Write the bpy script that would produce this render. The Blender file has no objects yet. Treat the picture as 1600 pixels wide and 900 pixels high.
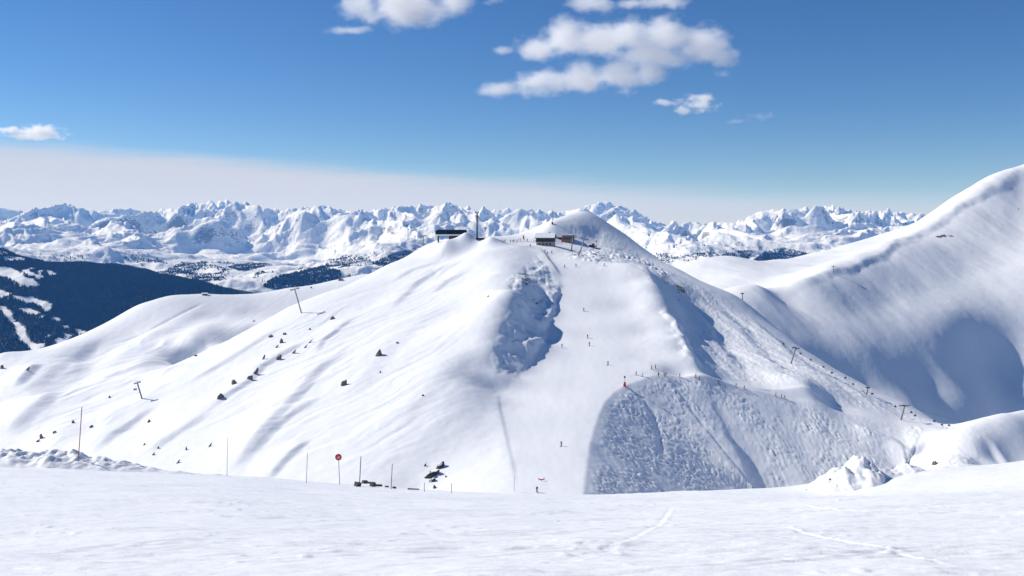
import bpy, bmesh, math, random
import numpy as np
from mathutils import Vector, Matrix

random.seed(7)
RNG = np.random.default_rng(11)
scene = bpy.context.scene
COL = scene.collection
PI = math.pi

# ------------------------------------------------------------------ camera
F = 1386.0                       # focal length in photo pixels (photo is 1600 wide)
HOR = 345.0                      # row of the true horizon in the photo
PITCH = math.atan((450.0 - HOR) / F)
cp, sp = math.cos(PITCH), math.sin(PITCH)

def pt(u, v, d):
    """World point seen at photo pixel (u, v) at horizontal distance y = d."""
    a = (np.asarray(u, float) - 800.0) / F
    b = (450.0 - np.asarray(v, float)) / F
    x, y, z = a, cp + b * sp, -sp + b * cp
    s = d / y
    return np.stack([x * s, y * s, z * s], -1)

def proj(x, y, z):
    yc = y * cp - z * sp
    zc = y * sp + z * cp
    return 800 + F * x / yc, 450 - F * zc / yc

cam_d = bpy.data.cameras.new("camera")
cam = bpy.data.objects.new("camera", cam_d)
COL.objects.link(cam)
cam.location = (0, 0, 0)
cam.rotation_euler = (PI / 2 - PITCH, 0, 0)
cam_d.sensor_width = 36.0
cam_d.lens = 36.0 * F / 1600.0
cam_d.clip_start = 0.1
cam_d.clip_end = 60000
scene.camera = cam

# ------------------------------------------------------------------ noise
_P = np.random.default_rng(3).permutation(256)
_P = np.concatenate([_P, _P, _P])
_ANG = np.random.default_rng(4).random(256) * 2 * PI
_GX, _GY = np.cos(_ANG), np.sin(_ANG)

def noise(x, y, seed=0):
    x = np.asarray(x, float) + seed * 37.31
    y = np.asarray(y, float) + seed * 17.77
    xi = np.floor(x).astype(np.int64); yi = np.floor(y).astype(np.int64)
    xf = x - xi; yf = y - yi
    xi &= 255; yi &= 255
    u = xf * xf * xf * (xf * (xf * 6 - 15) + 10)
    v = yf * yf * yf * (yf * (yf * 6 - 15) + 10)
    def g(ix, iy, fx, fy):
        h = _P[_P[ix & 255] + (iy & 255)]
        return _GX[h] * fx + _GY[h] * fy
    a = g(xi, yi, xf, yf); b = g(xi + 1, yi, xf - 1, yf)
    c = g(xi, yi + 1, xf, yf - 1); d = g(xi + 1, yi + 1, xf - 1, yf - 1)
    return 1.5 * ((a + u * (b - a)) * (1 - v) + (c + u * (d - c)) * v)

def fbm(x, y, octs=5, seed=0, gain=0.5, lac=2.03):
    s = 0; a = 1.0
    for i in range(octs):
        s = s + a * noise(x, y, seed + i)
        x = x * lac; y = y * lac; a *= gain
    return s

def ridged(x, y, octs=6, seed=0, gain=0.5, lac=2.07, sharp=2.0, wmin=0.0):
    s = 0; a = 1.0; w = 1.0; n = 0
    for i in range(octs):
        r = np.clip(1 - np.abs(noise(x, y, seed + i)), 0, 1) ** sharp
        s = s + a * r * w
        w = np.clip(r * 1.3, wmin, 1)
        n += a
        x = x * lac; y = y * lac; a *= gain
    return s / n

def smooth(a, b, x):
    t = np.clip((x - a) / (b - a), 0, 1)
    return t * t * (3 - 2 * t)

def parse(s):
    return np.array([[float(q) for q in r.split()] for r in s.replace("\n", ";").split(";") if r.strip()])

# ------------------------------------------------------------------ surfaces through scattered points
class RBF:
    def __init__(self, P, c, sm=0.0):
        P = np.asarray(P, float)
        keep = []
        for i in range(len(P)):
            if all((P[i, 0] - P[j, 0]) ** 2 + (P[i, 1] - P[j, 1]) ** 2 > 4.0 for j in keep): keep.append(i)
        P = P[keep]
        self.s = 100.0
        self.xy = P[:, :2] / self.s; self.c = c / self.s
        n = len(P)
        A = np.zeros((n + 3, n + 3)); 
        A[:n, :n] = self.phi(self.xy[:, None, :] - self.xy[None, :, :]) + sm * np.eye(n)
        A[:n, n] = 1; A[:n, n + 1:] = self.xy
        A[n, :n] = 1; A[n + 1:, :n] = self.xy.T
        b = np.zeros(n + 3); b[:n] = P[:, 2]
        self.w = np.linalg.solve(A, b); self.n = n
    def phi(self, d):
        return -np.sqrt((d ** 2).sum(-1) + self.c ** 2)
    def __call__(self, x, y):
        x = np.asarray(x, float) / self.s; y = np.asarray(y, float) / self.s
        z = self.w[self.n] + self.w[self.n + 1] * x + self.w[self.n + 2] * y
        for i in range(self.n):
            z = z - self.w[i] * np.sqrt((x - self.xy[i, 0]) ** 2 + (y - self.xy[i, 1]) ** 2 + self.c ** 2)
        return z

class Sheet:
    """A height field on a fan or box grid: columns are lines of constant q = x / scale(y)."""
    def __init__(self, q, y, scale):
        self.q, self.y = q, y
        self.sc = scale
        self.X = q[None, :] * scale(y)[:, None]
        self.Y = np.repeat(y[:, None], len(q), 1)
        self.Z = np.zeros_like(self.X)
    def h(self, x, y):
        x = np.asarray(x, float); y = np.asarray(y, float)
        qq = x / self.sc(y)
        fj = np.interp(qq, self.q, np.arange(len(self.q)))
        fi = np.interp(y, self.y, np.arange(len(self.y)))
        i = np.clip(fi.astype(int), 0, len(self.y) - 2); j = np.clip(fj.astype(int), 0, len(self.q) - 2)
        a = fi - i; b = fj - j
        Z = self.Z
        return (Z[i, j] * (1 - b) + Z[i, j + 1] * b) * (1 - a) + (Z[i + 1, j] * (1 - b) + Z[i + 1, j + 1] * b) * a
    def hit(self, u, v, lo=None, hi=None):
        """First point of the sheet along the sight line through photo pixel (u, v)."""
        lo = lo or self.y[0]; hi = hi or self.y[-1]
        d = np.linspace(lo, hi, 4000)
        p = pt(u, v, d[:, None][:, 0])
        below = p[:, 2] <= self.h(p[:, 0], p[:, 1])
        k = int(np.argmax(below)) if below.any() else None
        if k is None:
            # the sight line just clears the skyline: take the closest pass
            k = int(np.argmin(p[:, 2] - self.h(p[:, 0], p[:, 1])))
            q = p[k]
            return Vector((q[0], q[1], float(self.h(q[0], q[1]))))
        a, b = d[max(k - 1, 0)], d[k]
        for _ in range(20):
            m = (a + b) / 2; q = pt(u, v, m)
            if q[2] <= self.h(q[0], q[1]): b = m
            else: a = m
        q = pt(u, v, b)
        return Vector((q[0], q[1], float(self.h(q[0], q[1]))))
    def normal(self, x, y, e=1.0):
        gx = (self.h(x + e, y) - self.h(x - e, y)) / (2 * e)
        gy = (self.h(x, y + e) - self.h(x, y - e)) / (2 * e)
        return Vector((-float(gx), -float(gy), 1)).normalized()
    def build(self, name, mat, attrs=None):
        ny, nx = self.X.shape
        me = bpy.data.meshes.new(name)
        co = np.stack([self.X, self.Y, self.Z], -1).reshape(-1, 3).astype(np.float32)
        idx = np.arange(ny * nx).reshape(ny, nx)
        f = np.stack([idx[:-1, :-1], idx[:-1, 1:], idx[1:, 1:], idx[1:, :-1]], -1).reshape(-1, 4).astype(np.int32)
        mesh_from(me, co, f)
        for k, a in (attrs or {}).items():
            at = me.attributes.new(k, 'FLOAT', 'POINT')
            at.data.foreach_set('value', a.reshape(-1).astype(np.float32))
        me.materials.append(mat)
        o = bpy.data.objects.new(name, me); COL.objects.link(o)
        o['kind'] = 'structure'
        return o

def mesh_from(me, co, f, smooth_shade=True):
    n, k = f.shape
    me.vertices.add(len(co)); me.vertices.foreach_set('co', np.ascontiguousarray(co, np.float32).ravel())
    me.loops.add(n * k); me.loops.foreach_set('vertex_index', np.ascontiguousarray(f, np.int32).ravel())
    me.polygons.add(n); me.polygons.foreach_set('loop_start', np.arange(0, n * k, k, dtype=np.int32))
    me.polygons.foreach_set('loop_total', np.full(n, k, np.int32))
    me.polygons.foreach_set('use_smooth', np.full(n, smooth_shade))
    me.update(calc_edges=True)

def polyline_sd(X, Y, P):
    """distance, signed distance (left of travel positive) and arc fraction to a polyline"""
    P = np.asarray(P, float)[:, :2]
    best = np.full(X.shape, 1e9); sd = np.zeros(X.shape); fr = np.zeros(X.shape)
    L = np.linalg.norm(np.diff(P, axis=0), axis=1); tot = L.sum(); acc = 0
    for i in range(len(P) - 1):
        a, b = P[i], P[i + 1]; e = b - a; l2 = (e ** 2).sum() + 1e-9
        t = np.clip(((X - a[0]) * e[0] + (Y - a[1]) * e[1]) / l2, 0, 1)
        dx = X - a[0] - t * e[0]; dy = Y - a[1] - t * e[1]
        d = np.hypot(dx, dy); m = d < best
        s = np.sign(e[0] * dy - e[1] * dx)
        best = np.where(m, d, best); sd = np.where(m, s * d, sd)
        fr = np.where(m, (acc + t * L[i]) / tot, fr); acc += L[i]
    return best, sd, fr

def inside(X, Y, P):
    P = np.asarray(P, float)[:, :2]; r = np.zeros(X.shape, bool); n = len(P)
    for i in range(n):
        x0, y0 = P[i]; x1, y1 = P[(i + 1) % n]
        c = ((y0 > Y) != (y1 > Y)) & (X < (x1 - x0) * (Y - y0) / (y1 - y0 + 1e-12) + x0)
        r ^= c
    return r
# ------------------------------------------------------------------ materials
class NT:
    def __init__(self, name):
        self.m = bpy.data.materials.new(name); self.m.use_nodes = True
        self.t = self.m.node_tree; self.t.nodes.clear()
    def n(self, typ, **kw):
        nd = self.t.nodes.new(typ)
        ins = kw.pop('ins', {})
        for k, v in kw.items(): setattr(nd, k, v)
        for k, v in ins.items(): self.set(nd, k, v)
        return nd
    def set(self, nd, k, v):
        s = nd.inputs[k]
        if isinstance(v, bpy.types.NodeSocket): self.t.links.new(v, s)
        else: s.default_value = v
    def math(self, op, a, b=0.0, c=0.0, clamp=False):
        nd = self.n('ShaderNodeMath', operation=op); nd.use_clamp = clamp
        for i, q in enumerate((a, b, c)): self.set(nd, i, q)
        return nd.outputs[0]
    def mixc(self, f, a, b):
        nd = self.n('ShaderNodeMix', data_type='RGBA')
        self.set(nd, 0, f); self.set(nd, 6, a); self.set(nd, 7, b)
        return nd.outputs[2]
    def noise(self, vec, scale, detail=4, rough=0.55):
        nd = self.n('ShaderNodeTexNoise', ins={'Scale': scale, 'Detail': detail, 'Roughness': rough})
        if vec is not None: self.t.links.new(vec, nd.inputs['Vector'])
        return nd.outputs['Fac']
    def ramp(self, v, a, b, c=0.0, d=1.0):
        nd = self.n('ShaderNodeMapRange', interpolation_type='SMOOTHSTEP', ins={0: v, 1: a, 2: b, 3: c, 4: d})
        return nd.outputs[0]
    def pos(self, scale=None):
        g = self.n('ShaderNodeNewGeometry').outputs['Position']
        if scale is None: return g
        nd = self.n('ShaderNodeVectorMath', operation='MULTIPLY', ins={0: g, 1: scale})
        return nd.outputs[0]
    def bump(self, h, dist, strength=1.0, nrm=None):
        nd = self.n('ShaderNodeBump', ins={'Height': h, 'Distance': dist, 'Strength': strength})
        if nrm is not None: self.t.links.new(nrm, nd.inputs['Normal'])
        return nd.outputs[0]
    def out(self, col, rough=0.6, nrm=None, metal=0.0, spec=0.3):
        b = self.n('ShaderNodeBsdfPrincipled', ins={'Base Color': col, 'Roughness': rough, 'Metallic': metal, 'Specular IOR Level': spec})
        if nrm is not None: self.t.links.new(nrm, b.inputs['Normal'])
        o = self.n('ShaderNodeOutputMaterial', ins={0: b.outputs[0]})
        return self.m

SNOW = (0.87, 0.885, 0.91, 1)
ROCK = (0.13, 0.115, 0.10, 1)

def mat_snow_hill():
    t = NT('hill_snow')
    p = t.pos()
    n1 = t.noise(p, 0.35, 5, 0.6)
    n2 = t.noise(p, 1.7, 4, 0.6)
    h = t.math('ADD', t.math('MULTIPLY', n1, 0.09), t.math('MULTIPLY', n2, 0.07))
    nrm = t.bump(h, 1.0, 0.55)
    at = t.n('ShaderNodeAttribute', attribute_name='rock').outputs['Fac']
    rn = t.noise(t.pos((1, 1, 1.6)), 0.45, 6, 0.7)
    rk = t.ramp(t.math('ADD', at, t.math('MULTIPLY', t.math('SUBTRACT', rn, 0.5), 2.2)), 0.62, 0.72)
    rc = t.mixc(t.noise(p, 1.1, 5), (0.07, 0.062, 0.055, 1), (0.24, 0.20, 0.165, 1))
    col = t.mixc(rk, SNOW, rc)
    return t.out(col, 0.55, nrm, spec=0.25)

def mat_snow_near():
    t = NT('piste_snow')
    p = t.pos((0.35, 1.3, 1.0))
    n1 = t.noise(p, 2.2, 5, 0.65)
    n2 = t.noise(t.pos(), 14, 4, 0.6)
    h = t.math('ADD', t.math('MULTIPLY', n1, 0.038), t.math('MULTIPLY', n2, 0.016))
    nrm = t.bump(h, 1.0, 0.6)
    col = t.mixc(t.noise(t.pos(), 0.3, 4), (0.85, 0.865, 0.89, 1), (0.89, 0.90, 0.915, 1))
    return t.out(col, 0.5, nrm, spec=0.25)

def mat_snow_mountain(name='mountain_snow', rockc=ROCK):
    t = NT(name)
    n1 = t.noise(t.pos(), 0.08, 6, 0.6)
    n2 = t.noise(t.pos(), 0.5, 4, 0.6)
    h = t.math('ADD', t.math('MULTIPLY', n1, 0.9), t.math('MULTIPLY', n2, 0.2))
    nrm = t.bump(h, 1.0, 0.5)
    at = t.n('ShaderNodeAttribute', attribute_name='rock').outputs['Fac']
    rn = t.noise(t.pos(), 0.12, 6, 0.7)
    rk = t.ramp(t.math('ADD', at, t.math('MULTIPLY', t.math('SUBTRACT', rn, 0.5), 2.2)), 0.62, 0.74)
    col = t.mixc(rk, SNOW, rockc)
    return t.out(col, 0.55, nrm, spec=0.25)

def mat_far():
    t = NT('far_range')
    g = t.n('ShaderNodeNewGeometry')
    nz = t.n('ShaderNodeSeparateXYZ', ins={0: g.outputs['Normal']}).outputs[2]
    n1 = t.noise(t.pos(), 0.012, 8, 0.65)
    n2 = t.noise(t.pos((1, 1, 3)), 0.03, 6, 0.7)
    h = t.math('MULTIPLY', n1, 26.0)
    nrm = t.bump(h, 1.0, 0.5)
    e = t.math('ADD', nz, t.math('MULTIPLY', t.math('SUBTRACT', n2, 0.5), 0.85))
    rk = t.ramp(e, 0.46, 0.36)
    at = t.n('ShaderNodeAttribute', attribute_name='low').outputs['Fac']
    rk2 = t.ramp(t.math('ADD', at, t.math('MULTIPLY', t.math('SUBTRACT', n2, 0.5), 2.4)), 0.85, 1.0)
    col = t.mixc(t.math('MAXIMUM', t.math('MULTIPLY', rk, 0.8), rk2), SNOW, (0.10, 0.095, 0.09, 1))
    return t.out(col, 0.7, nrm, spec=0.1)

def plain(name, col, rough=0.6, metal=0.0, var=0.25, scale=3.0):
    t = NT(name)
    n = t.noise(t.n('ShaderNodeTexCoord').outputs['Object'], scale, 4)
    c = t.mixc(n, tuple(x * (1 - var) for x in col) + (1,), tuple(min(1, x * (1 + var)) for x in col) + (1,))
    return t.out(c, rough, None, metal)

M_HILL = mat_snow_hill(); M_NEAR = mat_snow_near(); M_MTN = mat_snow_mountain(); M_FAR = mat_far(); M_VAL = mat_snow_mountain('valley_ground', (0.018, 0.02, 0.018, 1))
# ------------------------------------------------------------------ the main hill (one surface, 120 m to 900 m away)
def Lf(u, v, K=146.0):
    return K / (0.2 + 0.2 * (u - 800) / F + (v - 345) / F)

_pv = [372, 385, 415, 450, 500, 560, 640, 700, 772, 800]
_pd = [665, 645, 602, 562, 512, 452, 382, 336, 290, 275]
def Pf(v): return float(np.interp(v, _pv, _pd))

HP = []                                   # control points (x, y, z)
def cpt(s, K=None):
    for r in parse(s): HP.append(pt(r[0], r[1], r[2]))
def cL(s, K=146.0):
    for r in parse(s): HP.append(pt(r[0], r[1], Lf(r[0], r[1], K)))
def cP(s):
    for r in parse(s): HP.append(pt(r[0], r[1], Pf(r[1])))
def xyz(s):
    for r in parse(s): HP.append(r)

# left flank
cL("""400 512;450 480;500 460;540 447;572 432;600 416;637 400;665 383;690 376
300 600;200 640;100 650;0 640;0 720;100 730;200 740;300 750;400 755;500 760
400 600;500 560;600 520;650 470;690 430;720 400;735 440;700 500;650 560;600 620;500 660;400 680;300 680
740 480;720 540;700 580;640 640;560 700;580 560;540 500;620 450;480 600;440 560;350 640;200 700;100 690;660 600""")
cL("600 760;650 690;700 640", 148)
cL("650 765;700 700;740 610", 151)
cL("752 395;770 430;760 470", 141)
cL("766 374;783 389;786 412;799 435", 143)
cpt("807 457 507;806 474 494;792 486 478;782 508 459;770 545 437;764 574 424;778 592 415")
# piste
cP("""778 607;781 640;788 680;797 720;806 768;840 770;880 772;830 720;860 700;900 700;840 650;900 640;920 610;860 600;940 590;830 590
870 560;920 560;960 560;870 520;920 510;970 510;885 470;930 470;965 460;890 440;920 430;950 430;880 418;860 408;850 398;905 402 ;842 388
975 592;1000 583;1030 575""")
# shaded faces beside the piste
cpt("""815 383 640;812 400 606;830 412 592;850 424 582;866 436 576;872 452 560
821 438 538;836 452 540;850 470 537;818 470 510;835 490 512;856 492 518
815 500 484;838 520 488;812 530 458;830 545 456;800 560 438;786 585 420;820 562 446;800 583 428;856 505 504;846 530 482""")
# summit plateau and knoll
cpt("""800 379 660;830 380 662;845 384 650;870 386 648;790 381 655
862 349 690;885 337 715;910 330 730;928 338 737;945 351 738;980 372 735;1020 398 710;1060 420 680
838 362 690;825 372 678;900 360 690;930 370 695;960 388 680;900 383 668;1000 408 672;975 398 665;935 400 645;905 394 655;880 380 672;955 410 628""")
# right buttress and right flank
cpt("""985 412 600;1010 424 590;1024 445 562;1032 466 540;1048 500 508;1058 530 480;1076 564 450;1100 588 432
985 440 572;985 480 535;1010 520 495;1030 555 458;1000 560 455
1040 445 592;1058 470 575;1076 500 548;1090 530 518;1104 560 480;1082 470 602;1102 500 570;1122 540 528;1142 578 474;1165 603 428
1100 441 662;1150 462 650;1175 480 640;1200 503 620;1230 525 596;1280 560 562;1330 590 530;1380 615 503;1430 638 476;1490 664 446
1150 520 560;1180 560 510;1220 590 460;1260 600 450;1300 618 458;1350 635 455;1130 480 610
1000 593 424;1040 591 428;1100 595 428;1150 604 439;1200 614 441;1250 626 442;1300 638 442;1350 648 442;1400 658 440;1450 666 434;1490 671 424
1060 586 440;1120 594 444;1200 608 450;1300 632 450;1400 653 448""")
# mogul face
cpt("""1490 668 418;1515 662 421;1540 655 425;1570 646 430;1600 640 436;1660 632 445
1500 690 402;1500 712 390;1500 735 380;1540 684 404;1540 706 394;1540 728 387;1580 676 412;1580 698 403;1580 722 395;1630 680 420;1630 705 405
1540 690 455""")
# left spur and the hummocks below it
cpt("""0 552 600;60 548 612;100 537 625;150 515 650;212 478 690;265 462 705;320 459 715;372 460 725;450 450 745;520 438 770;572 430 795
50 590 560;150 560 600;220 520 640;300 490 672;340 500 668;400 478 700;460 462 722;380 510 640;350 535 600;250 560 585;200 580 555;300 540 605;100 600 540""")
# unseen backs
xyz("""-60 800 -60;0 800 -70;60 830 -70;110 820 -80;-30 760 -45;20 770 -45;150 760 -90;190 720 -100
-120 720 -60;-160 680 -75;-420 760 -190;-300 830 -150;-200 880 -140;-100 900 -130;0 900 -130;100 900 -130;200 900 -150;-420 900 -240;-300 900 -200
-220 600 -98;-190 620 -90;-420 650 -150;-470 720 -190
230 640 -112;235 580 -122;255 530 -126;275 470 -128;300 340 -125;330 600 -180;330 450 -170;330 350 -150;330 750 -190;330 900 -190;330 250 -110;200 160 -55;300 150 -70;100 150 -85;0 150 -108;-100 150 -105;-250 250 -115;-350 350 -120;-300 150 -110;-50 220 -104;-470 500 -150;-470 300 -130""")
# the groomed nose runs on level under the steep face that is cut into it below
RIM = [(976, 602), (958, 613), (944, 627), (934, 648), (926, 670), (920, 695), (916, 720), (913, 745), (911, 768)]
rim = [pt(u, v, Pf(v)) for u, v in RIM]
for i, (R, off) in enumerate(zip(rim, ((20, -18), (22, -10), (24, -4), (24, 0), (24, 0), (24, 0), (24, 0), (24, 0), (24, 0)))):
    HP.append(R); HP.append((R[0] - 6, R[1], R[2] + .1)); HP.append((R[0] + off[0], R[1] + off[1], R[2] - 3))
for yy_, zz_ in ((275, -91.0), (255, -93), (230, -97), (205, -102)):
    HP.append((23.0 * yy_ / 290, yy_, zz_)); HP.append((0, yy_, zz_)); HP.append((50, yy_, zz_ - 4))
HP = np.array(HP)
hill_f = RBF(HP, 7.0, 0.004)

hill = Sheet(np.linspace(-470, 330, 1280), 120 * (900 / 120.0) ** np.linspace(0, 1, 920), lambda y: np.ones_like(np.asarray(y, float)))
hill.Z = hill_f(hill.X, hill.Y)

hill.Z = hill_f(hill.X, hill.Y)
_rl = np.array([(23.0 * y_ / 290, y_) for y_ in (150, 190, 230, 270)] + [tuple(r[:2]) for r in rim[::-1]] +
               [tuple(pt(u, v, d)[:2]) for u, v, d in parse("1000 595 424;1020 593 430;1040 592 434;1070 593 436;1100 595 438;1150 604 439;1200 614 441;1250 626 442;1300 638 442;1350 648 442;1400 658 440;1450 666 434;1490 671 424")] + [(260, 420)])
_t = np.linspace(0, len(_rl) - 1, 160)
_rl = np.stack([np.interp(_t, np.arange(len(_rl)), _rl[:, k]) for k in (0, 1)], -1)
for _ in range(3): _rl[1:-1] = (_rl[:-2] + _rl[1:-1] * 2 + _rl[2:]) / 4
RIMLINE = _rl
_d, FACE_Q, _f = polyline_sd(hill.X, hill.Y, _rl)
_L = np.concatenate([[0], np.cumsum(np.linalg.norm(np.diff(_rl, axis=0), axis=1))])
_hz = hill.h(_rl[:, 0], _rl[:, 1])
_k = np.hanning(43)[1:-1]; _hs = np.convolve(np.pad(_hz, 20, mode='reflect', reflect_type='odd'), _k / _k.sum(), mode='valid')
_q = np.maximum(-FACE_Q, 0)
_e = np.exp(-_q / 6.0)
_rz = np.interp(_f * _L[-1], _L, _hz) * _e + np.interp(_f * _L[-1], _L, _hs) * (1 - _e)
_g = np.interp(hill.X, [120, 200], [.57, .36]) * (np.sqrt(_q ** 2 + 0.5 ** 2) - 0.5)
_zf = np.maximum(_rz - _g, -124 + 0.02 * _q)
FACE_W = (FACE_Q < 0) * (1 - smooth(1395, 1530, 800 + F * hill.X / hill.Y)) * smooth(300, 260, hill.X + 0.15 * (hill.Y - 380))
hill.Z = hill.Z * (1 - FACE_W) + _zf * FACE_W

hill.Z -= 170 * smooth(275, 330, hill.X) * smooth(400, 520, hill.Y)
# ------------------------------------------------------------------ detail of the hill
hill.Z0 = hill.Z.copy()
def track(s, sheet=None):
    return np.array([tuple((sheet or hill).hit(r[0], r[1])) for r in parse(s)])

def near(sheet, P, pad):
    x0, x1 = P[:, 0].min() - pad, P[:, 0].max() + pad
    y0, y1 = P[:, 1].min() - pad, P[:, 1].max() + pad
    i = np.where((sheet.y >= y0) & (sheet.y <= y1))[0]
    sc = sheet.sc(sheet.y[i])
    j0 = np.searchsorted(sheet.q, (x0 / sc).min()); j1 = np.searchsorted(sheet.q, (x1 / sc).max())
    return slice(i[0], i[-1] + 1), slice(max(j0, 0), max(j1, j0 + 2))

def ridge(s, h, sunny, lee, sheet=None, world=None, rag=0.0):
    """A drift crest along a traced line: long windward side, short lee side (left of travel)."""
    sh = sheet or hill
    P = world if world is not None else track(s, sh)
    sl = near(sh, P, 4 * max(sunny, lee))
    X, Y = sh.X[sl], sh.Y[sl]
    d, q, f = polyline_sd(X, Y, P)
    if rag: q = q + rag * fbm(X / 9, Y / 9, 3, 21)
    ends = smooth(0, 0.25, f) * smooth(1, 0.72, f)
    prof = np.where(q < 0, np.exp(-(q / sunny) ** 2), 1 - smooth(0, lee, q))
    fade = np.exp(-(d / (3 * max(sunny, lee))) ** 4)
    sh.Z[sl] += h * prof * ends * fade

def gully(s, h, wdt, sheet=None, ends_on=True):
    sh = sheet or hill
    P = track(s, sh); sl = near(sh, P, 4 * wdt)
    X, Y = sh.X[sl], sh.Y[sl]
    d, q, f = polyline_sd(X, Y, P)
    ends = smooth(0, 0.12, f) * smooth(1, 0.88, f) if ends_on else 1.0
    sh.Z[sl] -= h * np.exp(-(d / wdt) ** 2) * ends

def area(s, soft, sheet=None):
    """Soft mask of a traced area (1 inside, fading outwards over soft metres)."""
    sh = sheet or hill
    P = track(s, sh); ins = inside(sh.X, sh.Y, P)
    sl = near(sh, P, soft * 1.5)
    m = np.zeros_like(sh.Z)
    d, _, _ = polyline_sd(sh.X[sl], sh.Y[sl], np.vstack([P, P[:1]]))
    m[sl] = np.where(ins[sl], smooth(-0.2 * soft, soft, d), 0) if soft > 0 else ins[sl]
    return m

X, Y = hill.X, hill.Y
m_face = smooth(0.5, 6, -FACE_Q) * smooth(235, 185, hill.X) * smooth(230, 260, hill.Y)
m_right = area("1046 470;1062 520;1085 562;1125 590;1300 630;1470 662;1380 618;1280 566;1200 512;1100 448;1040 430", 10)
m_bank = area("885 388;880 404;940 414;990 410;1040 436;1060 432;1010 404;940 388", 8)
m_knoll = area("900 345;870 352;905 378;960 400;1040 424;1130 470;1290 575;1200 510;1100 446;1000 390;940 352", 12)
m_left = area("0 556;150 525;260 500;330 505;330 560;290 600;330 640;250 700;60 715;0 715", 40)
m_flank = area("400 520;560 445;690 385;760 400;760 500;740 600;740 690;600 755;300 745;280 640", 30)
m_butt = area("790 440;807 470;782 508;766 560;778 592;800 585;844 540;855 505;868 480;870 440;840 400", 4)
m_piste = area("850 400;880 412;985 430;1000 560;985 590;945 630;920 690;915 768;806 768;785 640;800 600;850 545;872 480", 6)

# wind-packed waves down the left flank (along the fall line)
s1 = (X - Y) / math.sqrt(2); s2 = (X + Y) / math.sqrt(2)
wob = 9 * fbm(X / 60, Y / 60, 3, 5)
hill.Z += m_flank * (0.42 * fbm((s1 + wob) / 17, s2 / 90, 3, 8) + 0.20 * fbm((s1 + wob) / 5.0, s2 / 36, 3, 9))
hill.Z += m_left * (2.8 * fbm(X / 44, Y / 60, 2, 31) + 3.0 * (ridged((s1 + wob) / 46, s2 / 80, 2, 33) - 0.5) + 0.3 * fbm((s1 + wob) / 9, s2 / 30, 3, 35))
hill.Z += 0.10 * (1 - m_piste) * fbm(X / 6, Y / 6, 4, 12)

# traced drift crests of the flank
ridge("560 492;544 501;516 522;499 536;488 556", 1.16, 9, 4.2)
ridge("540 540;523 557;499 573;478 594;457 620;411 667;385 698;360 735;345 760", 2.01, 14, 7.3)
ridge("500 616;483 629;457 643;429 664;406 688;380 720", 1.40, 7, 4.9)
ridge("480 682;467 697;445 716;430 732;410 755", 1.40, 9, 4.2)
ridge("735 400;715 410;675 425;645 445;622 468;600 490", 1.40, 12, 6.1)
ridge("690 410;670 414;642 422;610 440", 1.01, 8, 4.9)
ridge("740 420;720 428;695 440;670 460", 0.93, 8, 4.9)
ridge("495 522;480 531;443 552;406 573;385 597;350 620;300 655", 1.47, 10, 4.9)
ridge("445 505;400 533;350 565;310 588;270 610", 1.16, 10, 6.1)
ridge("700 470;650 505;600 545;560 590;520 640", 0.93, 18, 12.2)
ridge("740 530;690 575;640 625;600 680", 0.70, 14, 11.0)
ridge("330 640;290 665;250 690;215 715", 1.16, 10, 6.1)
ridge("260 625;215 650;170 680;140 710", 1.40, 12, 6.1)
ridge("150 520;110 560;70 585;20 620", 1.94, 20, 11.0)
ridge("62 566;50 574;38 586;20 606", 2.71, 10, 7.3)
ridge("85 615;60 630;30 655;0 690", 3.10, 22, 11.0)
ridge("320 478;280 505;230 528;190 540", 1.16, 18, 12.2)
ridge("400 470;360 488;320 515;270 535", 1.70, 25, 17.0)
gully("170 543;240 541;320 537;400 530", 0.5, 2.0)
gully("172 540;230 518;280 492;320 472", 0.6, 2.0)

# buttress faces, broken snow
hill.Z += m_butt * (1.0 * fbm(X / 10, Y / 10, 5, 41) + 0.8 * (ridged(X / 5, Y / 9, 4, 43) - 0.5))
ridge("806 478;822 492;838 508;852 520", 2.0, 5, 3)

ridge("868 430;874 446;866 470;862 486;852 506;844 533;828 560;806 584;796 594", 1.8, 7, 2.5, rag=1.2)

# piste: groomed strip edge, ripples, scraped lines
ridge("783 600;776 622;780 645;790 690;800 735;806 775", 0.35, 5, 1.6)
hill.Z += m_piste * (0.035 * fbm(X / 3.2, Y / 9, 3, 51) + 0.12 * fbm(X / 16, Y / 34, 2, 52))
ridge("1000 592;1050 588;1120 594;1200 609;1300 633;1400 656;1480 669", 0.8, 2.5, 1.2)

# moguls
def moguls(sc, seed):
    wx = X + 1.6 * fbm(X / 12, Y / 12, 2, seed); wy = Y + 1.6 * fbm(X / 12, Y / 12, 2, seed + 3)
    return np.abs(noise(wx / sc, wy / sc, seed)) * 1.5 + 0.5 * noise(wx / (sc * .55), wy / (sc * .55), seed + 1) + 0.25 * noise(wx / (sc * .3), wy / (sc * .3), seed + 2)
m_var = 0.35 + 0.9 * smooth(-.45, .5, fbm(X / 26, Y / 26, 3, 63))
hill.Z += m_face * (m_var * (0.40 * moguls(2.0, 61) + 0.24 * moguls(1.2, 67)) + 0.35 * fbm(X / 22, Y / 22, 3, 65))
hill.Z += m_right * (0.32 * moguls(2.4, 71) + 0.7 * fbm((X + .3 * Y) / 14, (Y - .3 * X) / 60, 3, 75))
hill.Z += m_bank * (0.8 * moguls(4.0, 81) + 0.8 * fbm(X / 10, Y / 14, 3, 85))
hill.Z += m_knoll * (0.25 * moguls(3.4, 91) + 1.0 * fbm(X / 30, Y / 30, 3, 95))
gully("978 602;1000 618;1018 640;1030 672;1036 715", 0.5, 1.4)  # follows the snow gun's cast shadow, carved as a groove, then a gully
ridge("1085 655;1110 676;1140 695;1158 730;1172 775", 1.2, 12, 7.0, rag=1.5)
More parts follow.
